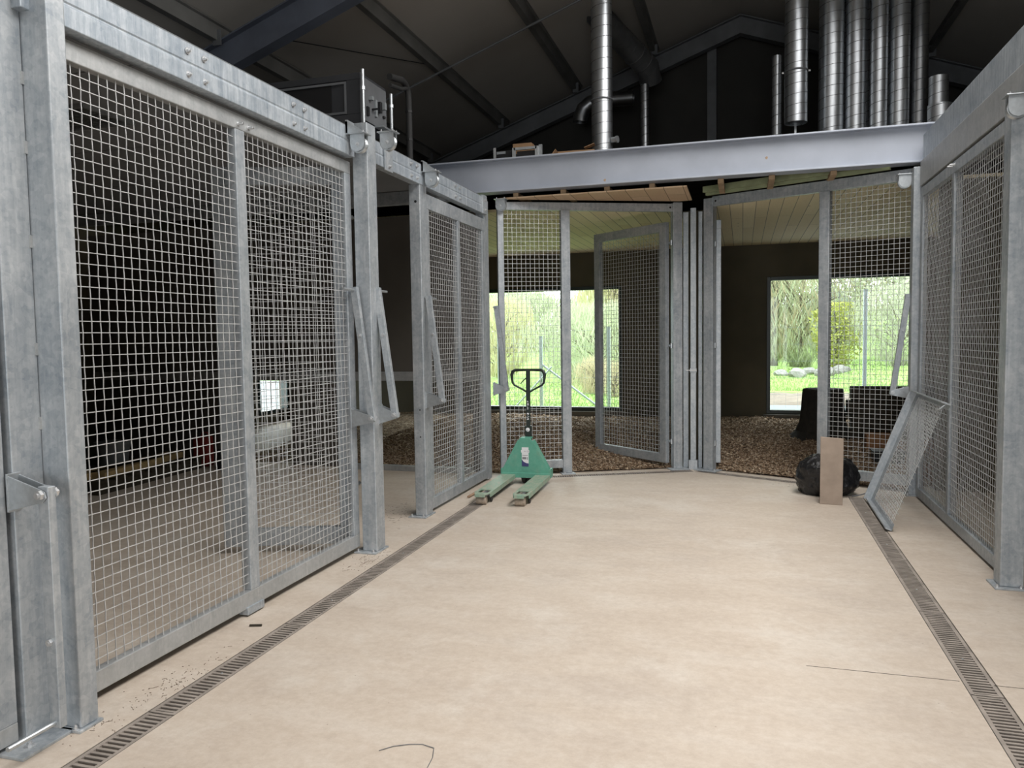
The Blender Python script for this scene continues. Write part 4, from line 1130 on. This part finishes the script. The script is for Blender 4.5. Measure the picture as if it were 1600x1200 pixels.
tree('low twiggy bush on the left lawn', -3.9, 21.0, 1.0, .7, 1300, 'leaf_brown', 'twig', 'shrub', 'shrub', None, 31, .0, .12)
tree('small twig bush near the pale fence posts on the left lawn', -3.2, 20.0, .95, .45, 800, 'leaf_brown', 'twig', 'shrub', 'shrub', None, 33, .0, .1)
# backdrop thickets far behind
for i, (x, yy) in enumerate(((-14, 46), (-7, 50), (0, 48), (14, 46))):
    tree('%s hazy tree in the far tree line' % ['leftmost', 'second', 'third', 'rightmost'][i], x, yy, 3.6 if i < 2 else (8 if i == 2 else 10), 5, 5600, 'leaf_pale', 'twig', seed=41 + i, lo=.0, ls=.5, group='far tree line')
# fence
def fpost(label, x, y_, h, brace=None):
    t = T('fence_post', label, 'fence post', (x, y_, ground(x, y_)), 0, 'pale fence posts')
    MB().box(-.035, .035, -.035, .035, 0, h).build('post', 'fencepost', t, .004)
    MB().box(-.04, .04, -.04, .04, h, h + .02).build('cap', 'fencepost', t)
    if brace:
        MB().tube([(0, 0, h * .62), (brace, 0, 0)], .025, 8).build('brace', 'fencepost', t)
fpost('pale fence post right in the left window', -2.82, 16.9, 1.78, -.0)
fpost('pale braced fence post behind the pallet truck handle', -4.36, 16.9, 1.6, 1.35)
fpost('pale unbraced fence post at the left edge of the left window', -5.35, 16.9, 1.7, .0)
fpost('tall pale fence post in the right window', 2.36, 16.9, 2.45)
t = T('brace_rod', 'slanting pale brace rod at the left window edge', 'rod', (-4.95, 16.85, 0))
MB().tube([(0, 0, 0), (.85, 0, .9)], .02, 8).build('rod', 'fencepost', t)
t = T('wire_fence', 'fine wire net fence across the lawn outside', 'fence', (-9, 16.95, 0))
mb = MB()
for k in range(5): mb.tube([(0, 0, .3 + .35 * k), (14, 0, .3 + .35 * k)], .0035, 4)
for k in range(60): mb.tube([(k * .235, 0, 0), (k * .235, 0, 1.7)], .002, 4)
mb.build('net', 'fencepost', t)
# pale stones
rr = random.Random(4)
def stone_mesh(sd):
    import bmesh
    bm = bmesh.new(); bmesh.ops.create_icosphere(bm, subdivisions=2, radius=1)
    for vtx in bm.verts: vtx.co *= 1 + .35 * noise.noise(vtx.co * 1.2 + Vector((sd, 0, 0)))
    me = bpy.data.meshes.new('stone'); bm.to_mesh(me); bm.free(); me.materials.append(M['stone']); return me
ms = [stone_mesh(i * 3.1) for i in range(4)]
pl = ['leftmost pale rock of the row on the grass in the right window', 'second pale rock of the row on the grass from the left', 'third pale rock of the row on the grass from the left', 'fourth pale rock of the row on the grass from the left', 'rightmost pale rock of the row on the grass in the right window']
for i, (x, yy, s_) in enumerate(((1.3, 28.2, .22), (1.8, 27.8, .30), (2.2, 28.8, .24), (2.7, 28.2, .32), (3.3, 28.8, .26))):
    o = bpy.data.objects.new('rock', ms[i % 4]); col.objects.link(o); o.location = (x, yy, ground(x, yy) + s_ * .3); o.scale = (s_ * 1.2, s_, s_ * .7); o.rotation_euler = (0, 0, i * 1.3)
    tag(o, pl[i], 'rock', 'rocks on the lawn')
t = T('house', 'distant pale house with a grey slate roof in the right window', 'house', (4.3, 42, .9))
MB().box(-1.1, 1.1, 0, 4, 0, 2.0).build('walls', 'render', t)
MB().prism([(-1.3, 1.9), (1.3, 1.9), (0, 3.2)], 'y', -.2, 4.2).build('roof', 'roofslate', t)
MB().box(-.5, .3, -.05, 0, .8, 1.6).build('window', 'windowframe', t)

# ------------------------------------------------------------------ light
wd = bpy.data.worlds.new('overcast'); scn.world = wd; wd.use_nodes = True
bg = wd.node_tree.nodes['Background']; bg.inputs['Color'].default_value = (.93, .97, 1.0, 1); bg.inputs['Strength'].default_value = 7.6
def area(name, loc, rot, sx, sy, power, colr=(1, 1, 1)):
    l = bpy.data.lights.new(name, 'AREA'); l.shape = 'RECTANGLE'; l.size = sx; l.size_y = sy; l.energy = power; l.color = colr
    o = bpy.data.objects.new(name, l); col.objects.link(o); o.location = loc; o.rotation_euler = rot
    return o
rl = area('slope_rooflight', (1.5, 3.4, 6.1), (0, radians(16), 0), 2.4, 9.6, 545, (1.0, .975, .95))
rl.data.spread = radians(150)
def portal(name, x0, x1, z0, z1, yy, rx):
    o = area(name, ((x0 + x1) / 2, yy, (z0 + z1) / 2), (radians(rx), 0, 0), x1 - x0, z1 - z0, 1)
    o.data.cycles.is_portal = True
for n, (x0, x1, z0, z1) in WIN.items(): portal('window_portal', x0, x1, z0, z1, YB + .2, -90)
portal('doorway_portal', -1.9, 1.7, 0, 3.0, YF - .1, 90)

scn.view_settings.view_transform = 'Standard'; scn.view_settings.look = 'None'
scn.view_settings.gamma = 1.0; scn.view_settings.use_curve_mapping = False; scn.view_settings.exposure = 0.0
scn.cycles.max_bounces = 8; scn.cycles.diffuse_bounces = 4; scn.cycles.glossy_bounces = 4; scn.cycles.transparent_max_bounces = 12
scn.cycles.sample_clamp_indirect = 6.0
scn.cycles.use_denoising = True
